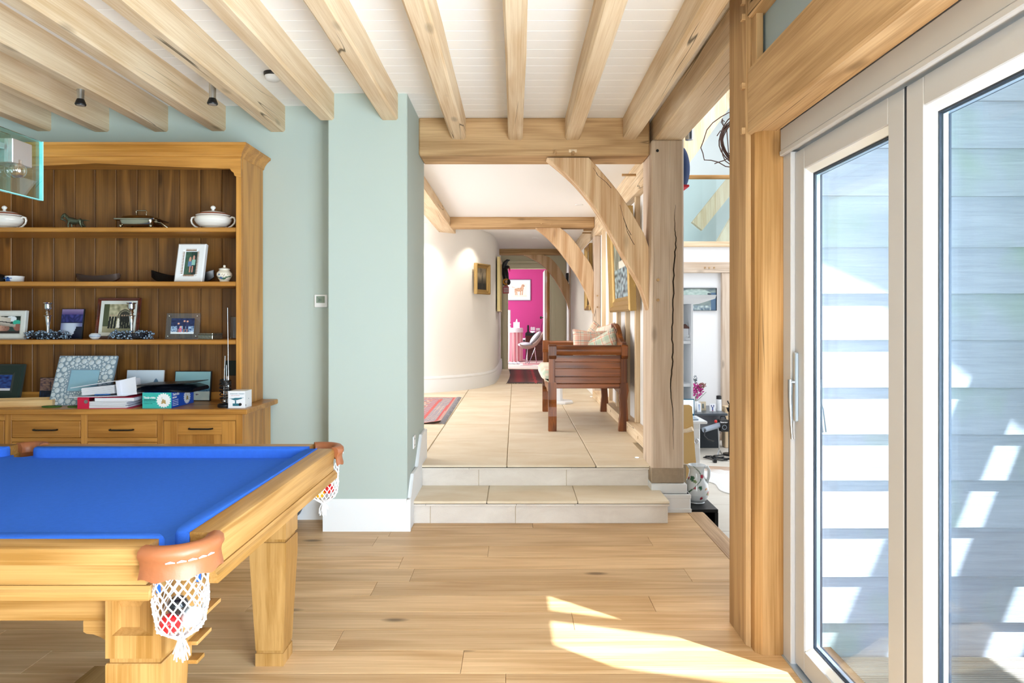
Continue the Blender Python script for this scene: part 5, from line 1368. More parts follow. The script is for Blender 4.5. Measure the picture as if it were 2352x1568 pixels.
pillow('pale cushion at the back under the carved crest', (1.0, 7.62, 1.19), (R_(-5), R_(-12), R_(-50)), .34, .34, .12, C('#f1e3d4'))
# seat cushion
g = G(); rs = []
for k in range(17):
    t = k / 16; y = 6.76 + 1.36 * t; e_ = (1 - (2 * t - 1) ** 8) ** .5 if 0 < t < 1 else .05
    rs.append([(.30 + (1 - e_) * .04, y, .80), (.262 + .03 * (1 - e_), y, .83), (.262 + .03 * (1 - e_), y, .80 + .09 * e_), (.30, y, .80 + .125 * e_), (.60, y, .80 + .13 * e_), (1.0, y, .80 + .11 * e_), (1.04, y, .80 + .08 * e_), (1.04, y, .768), (.36, y, .768)])
g.rings(rs); bmesh.ops.recalc_face_normals(g.bm, faces=g.bm.faces); bmesh.ops.triangulate(g.bm, faces=[f for f in g.bm.faces if len(f.verts) > 4]); bmesh.ops.subdivide_edges(g.bm, edges=g.bm.edges[:], cuts=3, use_grid_fill=True)
o = g.build('seat_cushion', FABR, smooth=60, colface=True, col=lambda p: plaid((p.x + p.z * .7, 0, p.y), CRM, GRN, ORG, PNK, .11))
tag(o, 'long plaid seat cushion in cream, green and orange lying on the bench', 'cushion')
# pedestal table behind the bench
e = thing('pedestal_table', 'white pedestal on an octagonal foot standing beyond the bench', 'table', (PX(1282, 9.0), 9.0, .32))
oc = lambda r, z: [(PX(1282, 9.0) + r * math.cos(math.pi / 8 + k * math.pi / 4), 9.0 + r * math.sin(math.pi / 8 + k * math.pi / 4), z) for k in range(8)]
G().rings([oc(.205, .322), oc(.205, .345), oc(.19, .352)]).build('foot', WHITEW, e); G().rings([oc(.062, .352), oc(.058, .95)]).build('column', WHITEW, e); G().rings([oc(.17, .95), oc(.18, .975)]).build('table_top', WHITEW, e)

# ---- rugs
def rugcol(p):
    x, y = p.x + .80, p.y - 7.15      # x from right edge (0 .. negative), y 0..2.45
    dx, dy = -x, min(y, 2.45 - y); d = min(dx, dy)
    if d < .04: c = C('#c9968a')
    elif d < .07: c = C('#d23a3a')
    elif d < .20: c = C('#c9b6a8') if (math.sin(x * 60) * math.sin(y * 60)) > -.1 else C('#5b6b93')
    elif d < .24: c = C('#d2453f')
    elif d < .32: c = C('#a9a6b4') if math.sin((x + y) * 90) > 0 else C('#b64a4a')
    else:
        c = C('#d9bda6'); q = math.sin(x * 46 + 1.5 * math.sin(y * 20)) * math.sin(y * 40)
        if q > .35: c = C('#b5443f')
        elif q < -.45: c = C('#56648c')
    return mixc(c, C('#8c5a50'), .15 + .3 * abs(noise.noise((p.x * 25, p.y * 25, 0))))
e = thing('kilim_rug', 'red and blue patterned rug with a curled grey fringed edge, left of the hall', 'rug', (-1.5, 8.35, .32))
def rf(u, v):
    x = -2.2 + 1.4 * u - .02 * v; y = 7.15 + 2.45 * v
    z = .326
    if u > .85 and v < .10: z += .03 * (u - .85) / .15 * (1 - v / .10)
    return (x, y, z)
G().grid(110, 190, rf).build('rug_field', FABR, e, colface=True, col=rugcol, recalc=False)
g = G()
for k in range(120):
    y = 7.16 + 2.43 * k / 120; x = -.80 - .02 * (y - 7.15) / 2.45
    g.tube([(x, y, .328), (x + .03, y + rnd.uniform(-.01, .01), .332), (x + .06, y + rnd.uniform(-.02, .02), .323)], .005, 4)
g.build('fringe', plain('grey_fringe', '#8d8b90', .95), e, kind='stuff')
def red2(p):
    u, v = (p.x + .15) / 1.2, (p.y - 11.75) / 3.25
    c = mixc(C('#5e0c17'), C('#a31428'), .5 + .5 * math.sin(p.x * 24))
    if u > .36 and .1 < v < .9 and math.sin(v * 90) > .2 and math.sin(u * 70) > -.3: c = C('#3a0d14')
    if v < .05 or v > .95 or u < .04: c = C('#33101a')
    if abs(u - .42) < .02: c = C('#c22035')
    return c
e = thing('red_rug', 'dark crimson woven rug before the pink room door', 'rug', (.45, 13.3, .32))
G().grid(60, 110, lambda a, b: (-.15 + 1.2 * a + .04 * math.sin(b * 3), 11.75 + 3.25 * b, .327 + .004 * math.sin(b * 14))).build('rug_field', FABR, e, colface=True, col=red2, recalc=False)
g = G()
for y in (11.74, 15.0):
    for k in range(60): x = -.15 + 1.2 * k / 60 + .0; g.tube([(x, y, .328), (x + rnd.uniform(-.01, .01), y + (.05 if y > 13 else -.05), .323)], .005, 4)
g.build('fringe', plain('brown_fringe', '#7a6a5c', .95), e, kind='stuff')

# ---- pictures on the hall walls
def wall_frame(name, label, loc, w, h, yaw, lean, fw, mat, fn, thick=.05, cat='painting', mount=None, mw=0, inner=None):
    e = thing(name, label, cat, loc, (R_(lean), 0, R_(yaw)))
    def rr(d, y): return [(-w / 2 + d, y, d), (w / 2 - d, y, d), (w / 2 - d, y, h - d), (-w / 2 + d, y, h - d)]
    g = G(); L = [rr(0, 0), rr(0, -thick * .8), rr(fw * .12, -thick), rr(fw * .35, -thick * .85), rr(fw * .45, -thick * .55), rr(fw * .7, -thick * .6), rr(fw * .8, -thick * .4), rr(fw, -thick * .3), rr(fw, 0)]
    for i in range(len(L)):
        A, B_ = L[i], L[(i + 1) % len(L)]
        for q in range(4): g.quad(A[q], A[(q + 1) % 4], B_[(q + 1) % 4], B_[q])
    g.build('frame', mat, e, local=True)
    if mount: G().box(-w / 2 + fw, w / 2 - fw, -thick * .3, -thick * .2, fw, h - fw).build('mount', mount, e, local=True)
    q = fw + mw; picture(e, w - 2 * q, h - 2 * q, q, fn, y=-thick * .32 if mount else -thick * .25, name='canvas')
    return e
def p_land(u, v):
    c = mixc(c_('#3a3326'), c_('#a89a80'), sm(.25, .8, v) * (.6 + .6 * nz(u, v, 4)))
    if v < .3: c = c_('#1d1a14')
    if abs(u - .55) < .10 * (1 - v) and v < .8: c = c_('#2a261c')
    return c
def p_boat(u, v):
    c = mixc(c_('#3f4c4a'), c_('#a9b3a2'), .5 + nz(u * 3, v * .7, 4))
    if v < .45: c = mixc(c_('#2b4854'), c_('#a7c3cb'), .5 + 1.0 * nz(u, v * 2, 9))
    if .45 < v < .56 and abs(u - .5) < .2: c = c_('#efe9dc')
    return c
wall_frame('gilt_painting', 'small gilt framed dark landscape painting on the curved cream wall', (-.556, 10.985, 1.825), .42, .49, 61, 0, .075, GILT, p_land, .06)
wall_frame('large_gilt_painting', 'large heavy gilt framed painting of a boat on the right hall wall above the bench', (1.15, 7.16, 1.50), 1.36, 1.0, -90, 2, .15, GILT, p_boat, .075)
wall_frame('gilt_mirror', 'narrow slice of a gilt frame on the hall wall past the second post', (1.125, 10.25, 1.56), .7, .97, -90, 0, .08, GILT, p_land, .06)
wall_frame('pale_frame', 'pale gold framed picture seen edge on, past the curve of the left hall wall', (-.33, 12.9, 1.57), 1.3, .98, 90, 0, .09, plain('pale_gold', '#d8c48c', .4, metal=.4), p_boat, .06)
# carved bird
e = thing('bird_carving', 'black red and gold painted bird carving hanging left of the pink door', 'carving', (-.22, 14.6, 1.98))
bkp = plain('carving_black', '#16181d', .35, var=.3, vscale=40)
g = G(); g.tube([(-.26, 14.7, 2.43), (-.25, 14.68, 2.55), (-.22, 14.66, 2.64), (-.17, 14.64, 2.69), (-.12, 14.62, 2.695)], [.035, .06, .05, .03, .008], 10)
g.tube([(-.24, 14.68, 2.52), (-.22, 14.66, 2.40), (-.20, 14.66, 2.28), (-.23, 14.68, 2.16)], [.06, .075, .065, .05], 10)
g.tube([(-.22, 14.62, 2.54), (-.16, 14.58, 2.545), (-.13, 14.57, 2.53)], [.035, .035, .02], 8)
g.build('body', bkp, e, smooth=60)
G().tube([(-.145, 14.57, 2.54), (-.125, 14.56, 2.50), (-.122, 14.555, 2.44)], [.018, .014, .003], 8).build('beak', plain('red_lacquer', '#c4281c', .3), e, smooth=60)
G().tube([(-.20 + .06 * math.cos(k * .7), 14.58, 2.23 + .055 * math.sin(k * .7)) for k in range(9)], .018, 8, closed=True).build('gold_ring', plain('gold_lacquer', '#d79a28', .3), e, smooth=60)
G().ball((-.19, 14.58, 2.23), .038, 12, 8).build('belly', plain('skin_lacquer', '#e2c4ab', .4), e, smooth=60)
g = G().ball((-.145, 14.57, 2.22), .045, 10, 8, (.9, .8, 1.4)); g.build('wing', BLACK, e, smooth=60)
G().prism([(-.27, 1.98), (-.14, 1.98), (-.14, 2.12), (-.20, 2.16), (-.27, 2.12)], 'y', 14.56, 14.70, bev=.01).build('base', plain('red_lacquer2', '#b3241d', .3), e)
g = G()
for k in range(3): g.box(-.25, -.15, 14.545, 14.56, 2.01 + k * .035, 2.024 + k * .035)
g.build('white_teeth', WHITEW, e)
tag(G().box(1.06, 1.115, 14.3, 14.45, 2.19, 2.40, bev=.006).build('wall_speaker', BLACK), 'small black speaker high on the wall by the farthest brace', 'speaker')
# hall lights
EM = plain('lamp_disc', '#fff1dc', .5, emit=6)
def downlight(label, x, y, z=2.87):
    e = thing('downlight', label, 'downlight', (x, y, z), group='recessed hall downlights')
    G().lathe([(.038, -.006), (.05, -.006), (.052, 0), (.038, 0)], n=24).build('bezel', WHITEW, e, local=True)
    G().lathe([(.036, -.004), (.036, -.001)], n=20).build('lamp_disc', EM, e, local=True)
    l = bpy.data.lights.new('spot_lamp', 'SPOT'); l.energy = 22; l.spot_size = R_(95); l.spot_blend = .6; l.color = WARM; l.shadow_soft_size = .03
    o = bpy.data.objects.new('spot_lamp', l); COL.objects.link(o); o.location = (x, y, z - .02)
downlight('recessed downlight above the bench in the hall ceiling', PX(1330, 8.64), 8.64)
downlight('recessed downlight washing the curved wall above the small gilt painting', -.50, 10.60)
downlight('recessed downlight washing the curved wall near the sage pier', -1.20, 9.98)
downlight('recessed downlight in front of the farthest brace', .35, 12.2)
for px, py, lb in ((1463, 1051, 'near the post at the head of the steps'), (1358, 911, 'beyond the bench by the right wall')):
    Y = 1.09 * F / (py - 735); e = thing('floor_light', 'tiny round floor light ' + lb, 'floor light', (PX(px, Y), Y, .3205), group='recessed floor lights')
    G().lathe([(.020, 0), (.020, .002)], n=16).build('bezel', STEEL, e, local=True); G().lathe([(.015, .002), (.015, .003)], n=16).build('lens', plain('floor_lens', '#ffffff', .3, emit=2), e, local=True)

# ================================================================ PINK ROOM
def p_dog(u, v):
    c = c_('#e9e2d4')
    b_ = c_('#cbab8a'); dk = c_('#a98767')
    if v < .16: c = mixc(c_('#d9d6bb'), c_('#e9e2d4'), v / .16)
    inb = ((u - .48) / .27) ** 2 + ((v - .52) / .14) ** 2 < 1 or ((u - .70) / .10) ** 2 + ((v - .64) / .18) ** 2 < 1 or ((u - .76) / .10) ** 2 + ((v - .82) / .10) ** 2 < 1
    for x in (.27, .36, .60, .72):
        if abs(u - x - .1 * (v - .3) * (1 if x > .5 else -1)) < .035 and .12 < v < .5: inb = True
    if abs(v - .68 - (.2 - u) * .35) < .02 and .04 < u < .25: inb = True
    if inb: c = mixc(dk, b_, .5 + nz(u, v, 12))
    if disc(u, v, .80, .84, .018) or disc(u, v, .84, .78, .02): c = c_('#2c1d14')
    return c
wall_frame('dog_print', 'silver framed print of a golden dog on the pink wall', (PX(1192, 19), 19.0, PZ(690, 19)), .65, .585, 0, 0, .022, plain('silver_grey_frame', '#9aa0a8', .4, metal=.5), p_dog, .03, 'picture', mount=WHITE, mw=.085)
e = thing('skirted_table', 'round dressing table with pink striped skirt and white top cloth', 'table', (-.12, 18.0, .32))
g = G(); rs = []
for z in (.33, .6, .9, 1.10):
    rs.append([(-.12 + (.31 + .015 * math.sin(k * 2.2) * (1.3 - z)) * math.cos(k * 2 * math.pi / 72), 18.0 + (.31 + .015 * math.sin(k * 2.2) * (1.3 - z)) * math.sin(k * 2 * math.pi / 72), z) for k in range(72)])
g.rings(rs, cap=False); g.build('skirt', FABR, e, smooth=60, colface=True, col=lambda p: C('#f1c3c6') if math.sin(math.atan2(p.y - 18, p.x + .12) * 17) > -.1 else C('#e08a94'))
G().lathe([(.325, 1.09), (.32, 1.19), (.31, 1.205), (.01, 1.206)], c=(-.12, 18, 0), n=40).build('top_cloth', WHITE, e, smooth=40)
e = thing('tissue_box', 'white tissue box on the skirted table', 'tissue box', (.0, 17.95, 1.206)); G().box(-.055, .11, -.06, .06, 0, .15, bev=.004).build('box_body', plain('pinkish_white', '#f0dfe4', .6), e, local=True); G().prism([(-.0, .15), (.05, .15), (.045, .22), (.03, .24), (.015, .20)], 'y', -.02, .02).build('tissue', WHITE, e, local=True)
e = thing('white_vase', 'tall slim white vase at the edge of the skirted table', 'vase', (-.17, 17.9, 1.206)); G().lathe([(.05, 0), (.055, .01), (.03, .06), (.06, .10), (.03, .14), (.045, .18), (.045, .46), (.03, .47)], n=20).build('body', WHITEW, e, local=True, smooth=40)
ch = thing('small_chest', 'reddish brown wooden chest of drawers against the pink wall', 'chest', (.6, 18.7, .32))
CH = plain('reddish_brown_wood', '#5a2c1c', .4)
G().box(.28, 1.1, 18.5, 18.98, .38, .955, bev=.004).build('carcass', CH, ch); G().box(.26, 1.12, 18.47, 18.99, .955, .985, bev=.004).build('top', CH, ch); G().box(.27, 1.11, 18.49, 18.99, .32, .38).build('plinth', CH, ch)
for z in (.41, .59, .77): d_ = G().box(.32, 1.06, 18.485, 18.51, z, z + .16, bev=.004).build('drawer', CH, ch); G().ball((.45, 18.475, z + .08), .014, 8, 6).build('knob', GILT, d_)
tag(G().box(.27, .68, 18.52, 18.8, .986, 1.065, bev=.004).build('video_player', BLACK), 'flat black player on top of the brown chest', 'player')
e = thing('phone', 'black cordless phone upright in its base on the flat player', 'phone', (PX(1213, 18.6), 18.6, 1.066)); G().box(-.045, .045, -.04, .05, 0, .03, bev=.008).build('base', BLACK, e, local=True); G().box(-.025, .025, -.01, .02, .03, .21, bev=.01).build('handset', BLACK, e, local=True)
def ship(label, px, s, mat):
    e = thing('model_ship', label, 'model ship', (PX(px, 18.62), 18.62, 1.066), group='silver model ships')
    G().prism([(-.07 * s, .05 * s), (.08 * s, .05 * s), (.06 * s, .015 * s), (-.05 * s, .015 * s)], 'y', -.02, .02).build('hull', mat, e, local=True); G().box(-.03 * s, .03 * s, -.02, .02, 0, .015 * s).build('stand', mat, e, local=True)
    for x in (-.03, .015, .05):
        G().tube([(x * s, 0, .05 * s), (x * s, 0, .17 * s)], .003, 5).build('mast', mat, e, local=True)
        g = G()
        for z in (.075, .115): g.prism([((x - .022) * s, z * s), ((x + .022) * s, z * s), ((x + .018) * s, (z + .034) * s), ((x - .018) * s, (z + .034) * s)], 'y', -.004, .004)
        g.build('sail', plain('silver_sail', '#d9d6dd', .3, metal=.6), e, local=True)
ship('larger silver sailing ship model on the flat player', 1223, 1.0, SILV); ship('lower brown hulled ship model at the right of the player', 1235, .85, SD)
e = thing('wire_leg_chair', 'grey upholstered shell lounge chair on thin chrome legs', 'chair', (.5, 17.0, .32), (0, 0, 0))
shell = G(); prof = [(.10, .80), (.16, .755), (.32, .74), (.50, .82), (.64, 1.0), (.76, 1.18)]
prof = catmull(prof, 4)
rs = []
for x, z in prof:
    rs.append([(x, 16.65 + .7 * q, z - .02 + .07 * (2 * q - 1) ** 2) for q in [i / 8 for i in range(9)]] + [(x + .012, 17.35 - .7 * q, z - .05 + .07 * (2 * q - 1) ** 2) for q in [i / 8 for i in range(9)]])
shell.rings(rs).build('shell', plain('taupe_shell', '#8a7468', .7), e, smooth=50)
shf = plain('pale_grey_fabric', '#c3c3ca', .95)
G().ball((.25, 17.0, .80), .2, 18, 10, (.95, 1.4, .30)).build('seat_cushion', shf, e, smooth=80)
g = G().ball((0, 0, 0), .2, 18, 10, (.35, 1.2, 1.0)); g.xform(Matrix.Translation((.50, 17.0, .98)) @ Matrix.Rotation(R_(42), 4, 'Y')); g.build('back_cushion', shf, e, smooth=80)
for x, y, dx in ((.30, 16.8, -.05), (.30, 17.2, .0), (.48, 16.8, -.16), (.48, 17.2, .05)):
    G().tube([(x, y, .74), (x + dx, y, .322)], .009, 6).build('leg', SILV, e)
e = thing('pink_rug', 'pale pink patterned rug with cream border on the pink room floor', 'rug', (.7, 16.9, .32))
G().grid(40, 30, lambda a, b: (.10 + 1.1 * a, 16.35 + .9 * b, .326)).build('rug_field', FABR, e, recalc=False, colface=True, col=lambda p: C('#e9dfd6') if p.y < 16.45 or p.x < .18 else mixc(C('#c07a7a'), C('#d9a4a0'), .5 + .5 * math.sin(p.x * 60) * math.sin(p.y * 60)))
tag(G().grid(16, 10, lambda a, b: (-.22 + .34 * a, 16.9 + .7 * b, .33 + .02 * math.sin(a * 20) * math.sin(b * 11))).build('white_mat', plain('fluffy_white', '#e6e9f0', .95), recalc=False), 'small white shaggy mat at the foot of the skirted table', 'mat')
tag(G().tube([(.69, 18.6, .985), (.72, 18.5, 1.3), (.78, 18.4, 1.52)], .006, 6).build('lamp_arm', BLACK), 'thin black lamp arm beside the open white door', 'lamp')
e = thing('wall_socket', 'white socket with black plugs low on the pink wall', 'socket', (PX(1203, 19), 19, .86)); G().box(-.07, .07, -.012, -.001, -.05, .05, bev=.003).build('plate', WHITEW, e, local=True); G().box(-.02, .03, -.05, -.012, -.04, .0, bev=.004).build('plug', BLACK, e, local=True)

# ================================================================ LOUNGE GLIMPSE
# gallery balustrade
e = thing('gallery_balustrade', 'glass balustrade with round oak handrail on the gallery', 'balustrade', (3.0, 9.98, 2.56))
G().box(1.4, 4.6, 9.975, 9.987, 2.56, 3.47).build('glass_panel', pane('balustrade_glass', '#f1fafa', 1.5, .8), e)
G().tube([(1.35, 9.98, 3.50), (4.6, 9.98, 3.50)], .032, 12).build('handrail', OAKO['x'], e, smooth=60)
def strut(name, a, b_, w, mat, label, t=.16, cat='brace'):
    a = Vector(a); b_ = Vector(b_); d = (b_ - a).normalized(); n = Vector((-d.z, 0, d.x)) * w / 2; y = Vector((0, t / 2, 0))
    g = G().rings([[p + n - y, p - n - y, p - n + y, p + n + y] for p in (a, b_)])
    return tag(g.build(name, mat), label, cat)
strut('roof_strut', (PX(1540, 9.4), 9.4, PZ(395, 9.4)), (PX(1720, 9.4), 9.4, PZ(145, 9.4)), .27, OAK['z'], 'slanting pale oak roof timber seen above the plate in the lounge')
strut('gallery_beam', (2.9, 9.2, 4.52), (4.3, 9.2, 4.52), .22, OAK['x'], 'short pale oak collar beam high in the lounge roof', cat='beam')
strut('gallery_brace', (PX(1600, 11.6), 11.6, PZ(520, 11.6)), (PX(1700, 11.6), 11.6, PZ(395, 11.6)), .22, OAK['z'], 'slanting oak brace behind the gallery glass', .1)
strut('gallery_brace', (PX(1640, 11.6), 11.6, 2.48), (PX(1710, 11.6), 11.6, PZ(470, 11.6)), .20, OAK['z'], 'lower slanting oak brace at the right behind the gallery glass', .1)
# wreath
e = thing('twig_wreath', 'dark twisted vine wreath with stray tendrils in the lounge', 'wreath', (PX(1697, 8), 8.0, PZ(372, 8)))
vine = plain('vine_brown', '#4a2f22', .8)
wx, wz = PX(1697, 8), PZ(322, 8); rw = random.Random(9)
for k in range(12):
    ph = rw.uniform(0, 6.28); rr_ = .225 + rw.uniform(-.025, .03)
    G().tube([(wx + (rr_ + .018 * math.sin(3 * a * .26 + ph)) * .92 * math.cos(a * .2618), 8 + .03 * math.sin(a * .52 + ph), wz + (rr_ + .018 * math.cos(2 * a * .26 + ph)) * 1.12 * math.sin(a * .2618)) for a in range(24)], rw.uniform(.005, .009), 5, closed=True).build('vine', vine, e, smooth=60)
def pxl(P, Y): return [(PX(x, Y), Y + rw.uniform(-.03, .03), PZ(y, Y)) for x, y in P]
for P in ([(1690, 258), (1672, 260), (1655, 269), (1637, 282), (1622, 300), (1616, 322), (1611, 338), (1613, 352), (1618, 367), (1632, 369), (1650, 372), (1668, 381), (1690, 386)], [(1672, 364), (1660, 370), (1648, 373), (1640, 377)], [(1663, 305), (1655, 300), (1648, 311)], [(1664, 280), (1658, 274), (1662, 288), (1655, 283), (1660, 272)], [(1668, 300), (1672, 330), (1675, 350), (1682, 362)], [(1658, 340), (1660, 355), (1664, 370), (1676, 378), (1690, 372)]):
    G().tube(pxl(P, 7.95), .006, 5).build('tendril', vine, e, smooth=60)
G().tube([(wx, 8.0, wz + .24), (wx, 8.0, 5.2)], .002, 4).build('hanging_wire', vine, e)
# steel spotlight and blue bundle by the post
e = thing('cylinder_spotlight', 'brushed steel cylinder spotlight beside the pale wall plate', 'spotlight', (1.35, 5.3, 2.81))
G().lathe([(.028, 0), (.030, .002), (.030, .115), (.026, .118)], c=(1.348, 5.3, 2.808), n=24).build('cylinder', STEEL, e, smooth=40); G().tube([(1.25, 5.3, 2.90), (1.33, 5.3, 2.90)], .008, 8).build('bracket', STEEL, e)
g = G(); rs = []
for k in range(13):
    t = k / 12; z = 2.50 + .31 * t; q = math.sin(math.pi * (.12 + .80 * t)) ** .35
    rs.append([(1.25, 5.50, z), (1.25, 5.74, z), (1.30 + .10 * q, 5.74, z), (1.32 + .112 * q, 5.66, z), (1.315 + .108 * q, 5.57, z), (1.28 + .09 * q, 5.50, z)])
e = thing('hanging_cap', 'navy blue fabric bundle with red trim hanging behind the pale post', 'cloth', (1.32, 5.62, 2.5)); g.rings(rs).build('fabric', plain('navy_fabric', '#34466e', .95, bump=.6, bscale=200), e, smooth=60)
G().box(1.26, 1.405, 5.51, 5.70, 2.485, 2.505, bev=.006).build('red_trim', plain('red_trim', '#c02a35', .9), e)
# bookcase
bc = thing('white_bookcase', 'tall white bookcase with a deep moulded top seen beside the post', 'bookcase', (1.55, 6.95, -.34))
WB2 = plain('bookcase_inside', '#cfd4d6', .6)
G().box(1.735, 1.757, 6.75, 7.05, -.34, 1.57, bev=.002).build('side_panel', WHITEW, bc); G().box(1.335, 1.735, 7.03, 7.05, -.34, 1.57).build('back_panel', WB2, bc); G().box(1.335, 1.355, 6.75, 7.03, -.34, 1.57).build('side_panel', WHITEW, bc)
for z in (-.3, .20, .75, 1.175): G().box(1.355, 1.735, 6.76, 7.03, z, z + .03, bev=.002).build('shelf', WHITEW, bc)
G().rings([[(1.335, 6.70, 1.57), (1.80, 6.70, 1.57), (1.80, 7.05, 1.57), (1.335, 7.05, 1.57)], [(1.335, 6.56, 1.617), (1.92, 6.56, 1.617), (1.92, 7.05, 1.617), (1.335, 7.05, 1.617)], [(1.335, 6.55, 1.652), (1.93, 6.55, 1.652), (1.93, 7.05, 1.652), (1.335, 7.05, 1.652)]]).build('cornice', WHITEW, bc)
e = thing('model_house', 'tiny model house with dark roof on the bookcase shelf', 'ornament', (1.70, 6.85, 1.206)); G().box(-.03, .03, -.03, .03, 0, .12).build('walls', WHITEW, e, local=True); G().prism([(-.045, .12), (.045, .12), (0, .165)], 'y', -.035, .035).build('roof', plain('brown_roof', '#6a4a42', .7), e, local=True)
e = thing('star_ornament', 'small white ornament in front of the model house', 'ornament', (1.715, 6.79, 1.206)); g = G().box(-.022, .022, -.01, .01, 0, .03, bev=.003); g.prism([(.018 * (1 if k % 2 else .45) * math.cos(k * math.pi / 5), .05 + .018 * (1 if k % 2 else .45) * math.sin(k * math.pi / 5)) for k in range(10)], 'y', -.004, .004); g.build('body', WHITEW, e, local=True)
def p_bear(u, v):
    c = mixc(c_('#9aa7a0'), c_('#6f7f84'), .5 + nz(u, v, 5))
    if ((u - .45) / .42) ** 2 + ((v - .72) / .25) ** 2 < 1: c = mixc(c_('#c3d3cc'), c_('#a3b9b3'), .5 + nz(u, v, 12))
    if v < .22 and u > .2: c = mixc(c_('#b9c8c6'), c_('#5c7488'), .5 + nz(u * 2, v, 9))
    if u > .86 and v < .8: c = c_('#54708d')
    if u < .12: c = c_('#3f5a76')
    if disc(u, v, .82, .74, .05): c = c_('#3b4852')
    return c
wall_frame('animal_canvas', 'unframed canvas of a sleeping pale animal behind the bookcase top', (2.66, 10.0, 1.55), .56, .33, 0, 0, .004, SLAT, p_bear, .03, 'picture')
# desk with laptop
dk_ = thing('white_desk', 'white desk with a round drawer pull and overhanging pale top', 'desk', (1.55, 6.45, -.34))
G().box(1.34, 1.765, 6.28, 6.66, .455, .48, bev=.004).build('desk_top', WHITEW, dk_); G().box(1.36, 1.712, 6.33, 6.64, -.34, .455, bev=.003).build('cabinet', WHITEW, dk_)
d_ = G().box(1.55, 1.705, 6.322, 6.335, .22, .40, bev=.003).build('drawer', WHITEW, dk_); G().tube([(1.675 + .022 * math.cos(k * .7), 6.315, .29 + .022 * math.sin(k * .7)) for k in range(9)], .005, 6, closed=True).build('ring_pull', SILV, d_, smooth=60)
e = thing('laptop', 'open laptop with a bright pale screen on the white desk', 'laptop', (1.52, 6.5, .48))
G().box(1.36, 1.70, 6.33, 6.55, .481, .495, bev=.004).build('base', ALU, e); G().box(1.36, 1.718, 6.55, 6.56, .492, .655, bev=.004).build('lid', plain('teal_bezel', '#1d6480', .4), e); G().box(1.37, 1.708, 6.547, 6.5495, .513, .645).build('screen', plain('laptop_screen', '#c8e0ee', .3, emit=.8), e)
# leaning board
e = thing('leaning_board', 'tan plywood board with a wooden peg handle leaning behind the post', 'board', (1.45, 5.95, -.34))
g = G().prism([(1.30, -.34), (1.60, -.34), (1.545, .30), (1.522, .665), (1.50, .68), (1.30, .68)], 'y', 5.88, 5.90, bev=.002); g.build('board', plain('tan_ply', '#d9b070', .5), e)
G().tube([(1.43, 5.88, .455), (1.47, 5.84, .465), (1.51, 5.82, .485)], [.018, .018, .022], 10).build('peg_handle', OAK['x'], e, smooth=60)
# jug on black stool
e = thing('black_stool', 'low black box table beyond the end of the wooden floor', 'table', (1.40, 5.34, -.34))
G().box(1.30, 1.533, 5.16, 5.52, -.045, -.02, bev=.003).build('top', BLACK, e); G().box(1.508, 1.533, 5.16, 5.52, -.34, -.045).build('side', BLACK, e); G().box(1.30, 1.32, 5.16, 5.52, -.34, -.045).build('side', BLACK, e); G().box(1.32, 1.508, 5.50, 5.52, -.34, -.045).build('back', BLACK, e)
jx_, jy_ = PX(1600, 5.36), 5.36
e = thing('floral_jug', 'large white china jug painted with flowers and fruit on the black stool', 'jug', (jx_, jy_, -.02))
fl_ = [(rw.uniform(-.09, .08), rw.uniform(.05, .24), rw.choice(['#b8344a', '#b8344a', '#3f6f56', '#3f6f56', '#6c8a52', '#c98a3a', '#7d5a8c']), rw.uniform(.008, .016)) for _ in range(16)]
def jugc(p):
    if p.y < .02:
        for fx_, fz_, cc_, rr_ in fl_:
            if (p.x - fx_) ** 2 + (p.z - fz_) ** 2 < rr_ ** 2: return C(cc_)
        if abs(p.x + .03 + .05 * math.sin(p.z * 22)) < .004 and p.z > .06: return C('#4d6b52')
    return C('#eef4f8')
jp = [(.05, 0), (.062, .004), (.060, .012), (.078, .03), (.092, .07), (.094, .11), (.084, .16), (.066, .20), (.058, .24), (.060, .27), (.070, .295), (.066, .295), (.054, .26)]
G().lathe(finer(jp, 6), n=72).build('jug_body', CERA, e, local=True, smooth=60, col=jugc)
G().tube([(.05, -.02, .28), (.075, -.03, .285), (.088, -.035, .26), (.085, -.035, .21), (.075, -.03, .17), (.075, -.02, .145)], [.012, .013, .013, .012, .011, .010], 10).build('jug_handle', CERA, e, local=True, smooth=60, col=lambda p: C('#e8f0f6'))
G().prism([(-.085, .30), (-.06, .296), (-.058, .262)], 'y', -.02, .02, bev=.004).build('spout', CERA, e, local=True, smooth=60, col=lambda p: C('#eef4f8'))
# hearth bench and things on it
hb = thing('hearth_bench', 'long dark steel topped hearth bench at the back of the lounge', 'bench', (2.4, 9.5, -.34))
G().box(1.9, 2.80, 9.0, 9.85, .15, .18, bev=.003).build('top', plain('dark_slate_top', '#4d545c', .3), hb); G().box(1.92, 2.78, 9.03, 9.06, -.03, .15).build('steel_front', plain('dark_steel_front', '#6d6f76', .3, metal=.6), hb)
G().box(1.92, 2.78, 9.35, 9.83, -.34, .15).build('firebox', plain('soot_black', '#20272d', .7), hb)
def card(name, label, px0, px1, pyt, Y, z0, mat, fn=None, fw=0, yaw=0, cat='card'):
    w = PX(px1, Y) - PX(px0, Y); h = PZ(pyt, Y) - z0
    e = thing(name, label, cat, (PX((px0 + px1) / 2, Y), Y, z0), (R_(-6), 0, R_(yaw)))
    G().box(-w / 2, w / 2, 0, .012, 0, h, bev=.001).build('card' if not fw else 'frame', mat, e, local=True)
    if fn: picture(e, w - 2 * fw, h - 2 * fw, fw, fn, y=-.001, nx=24)
    return e
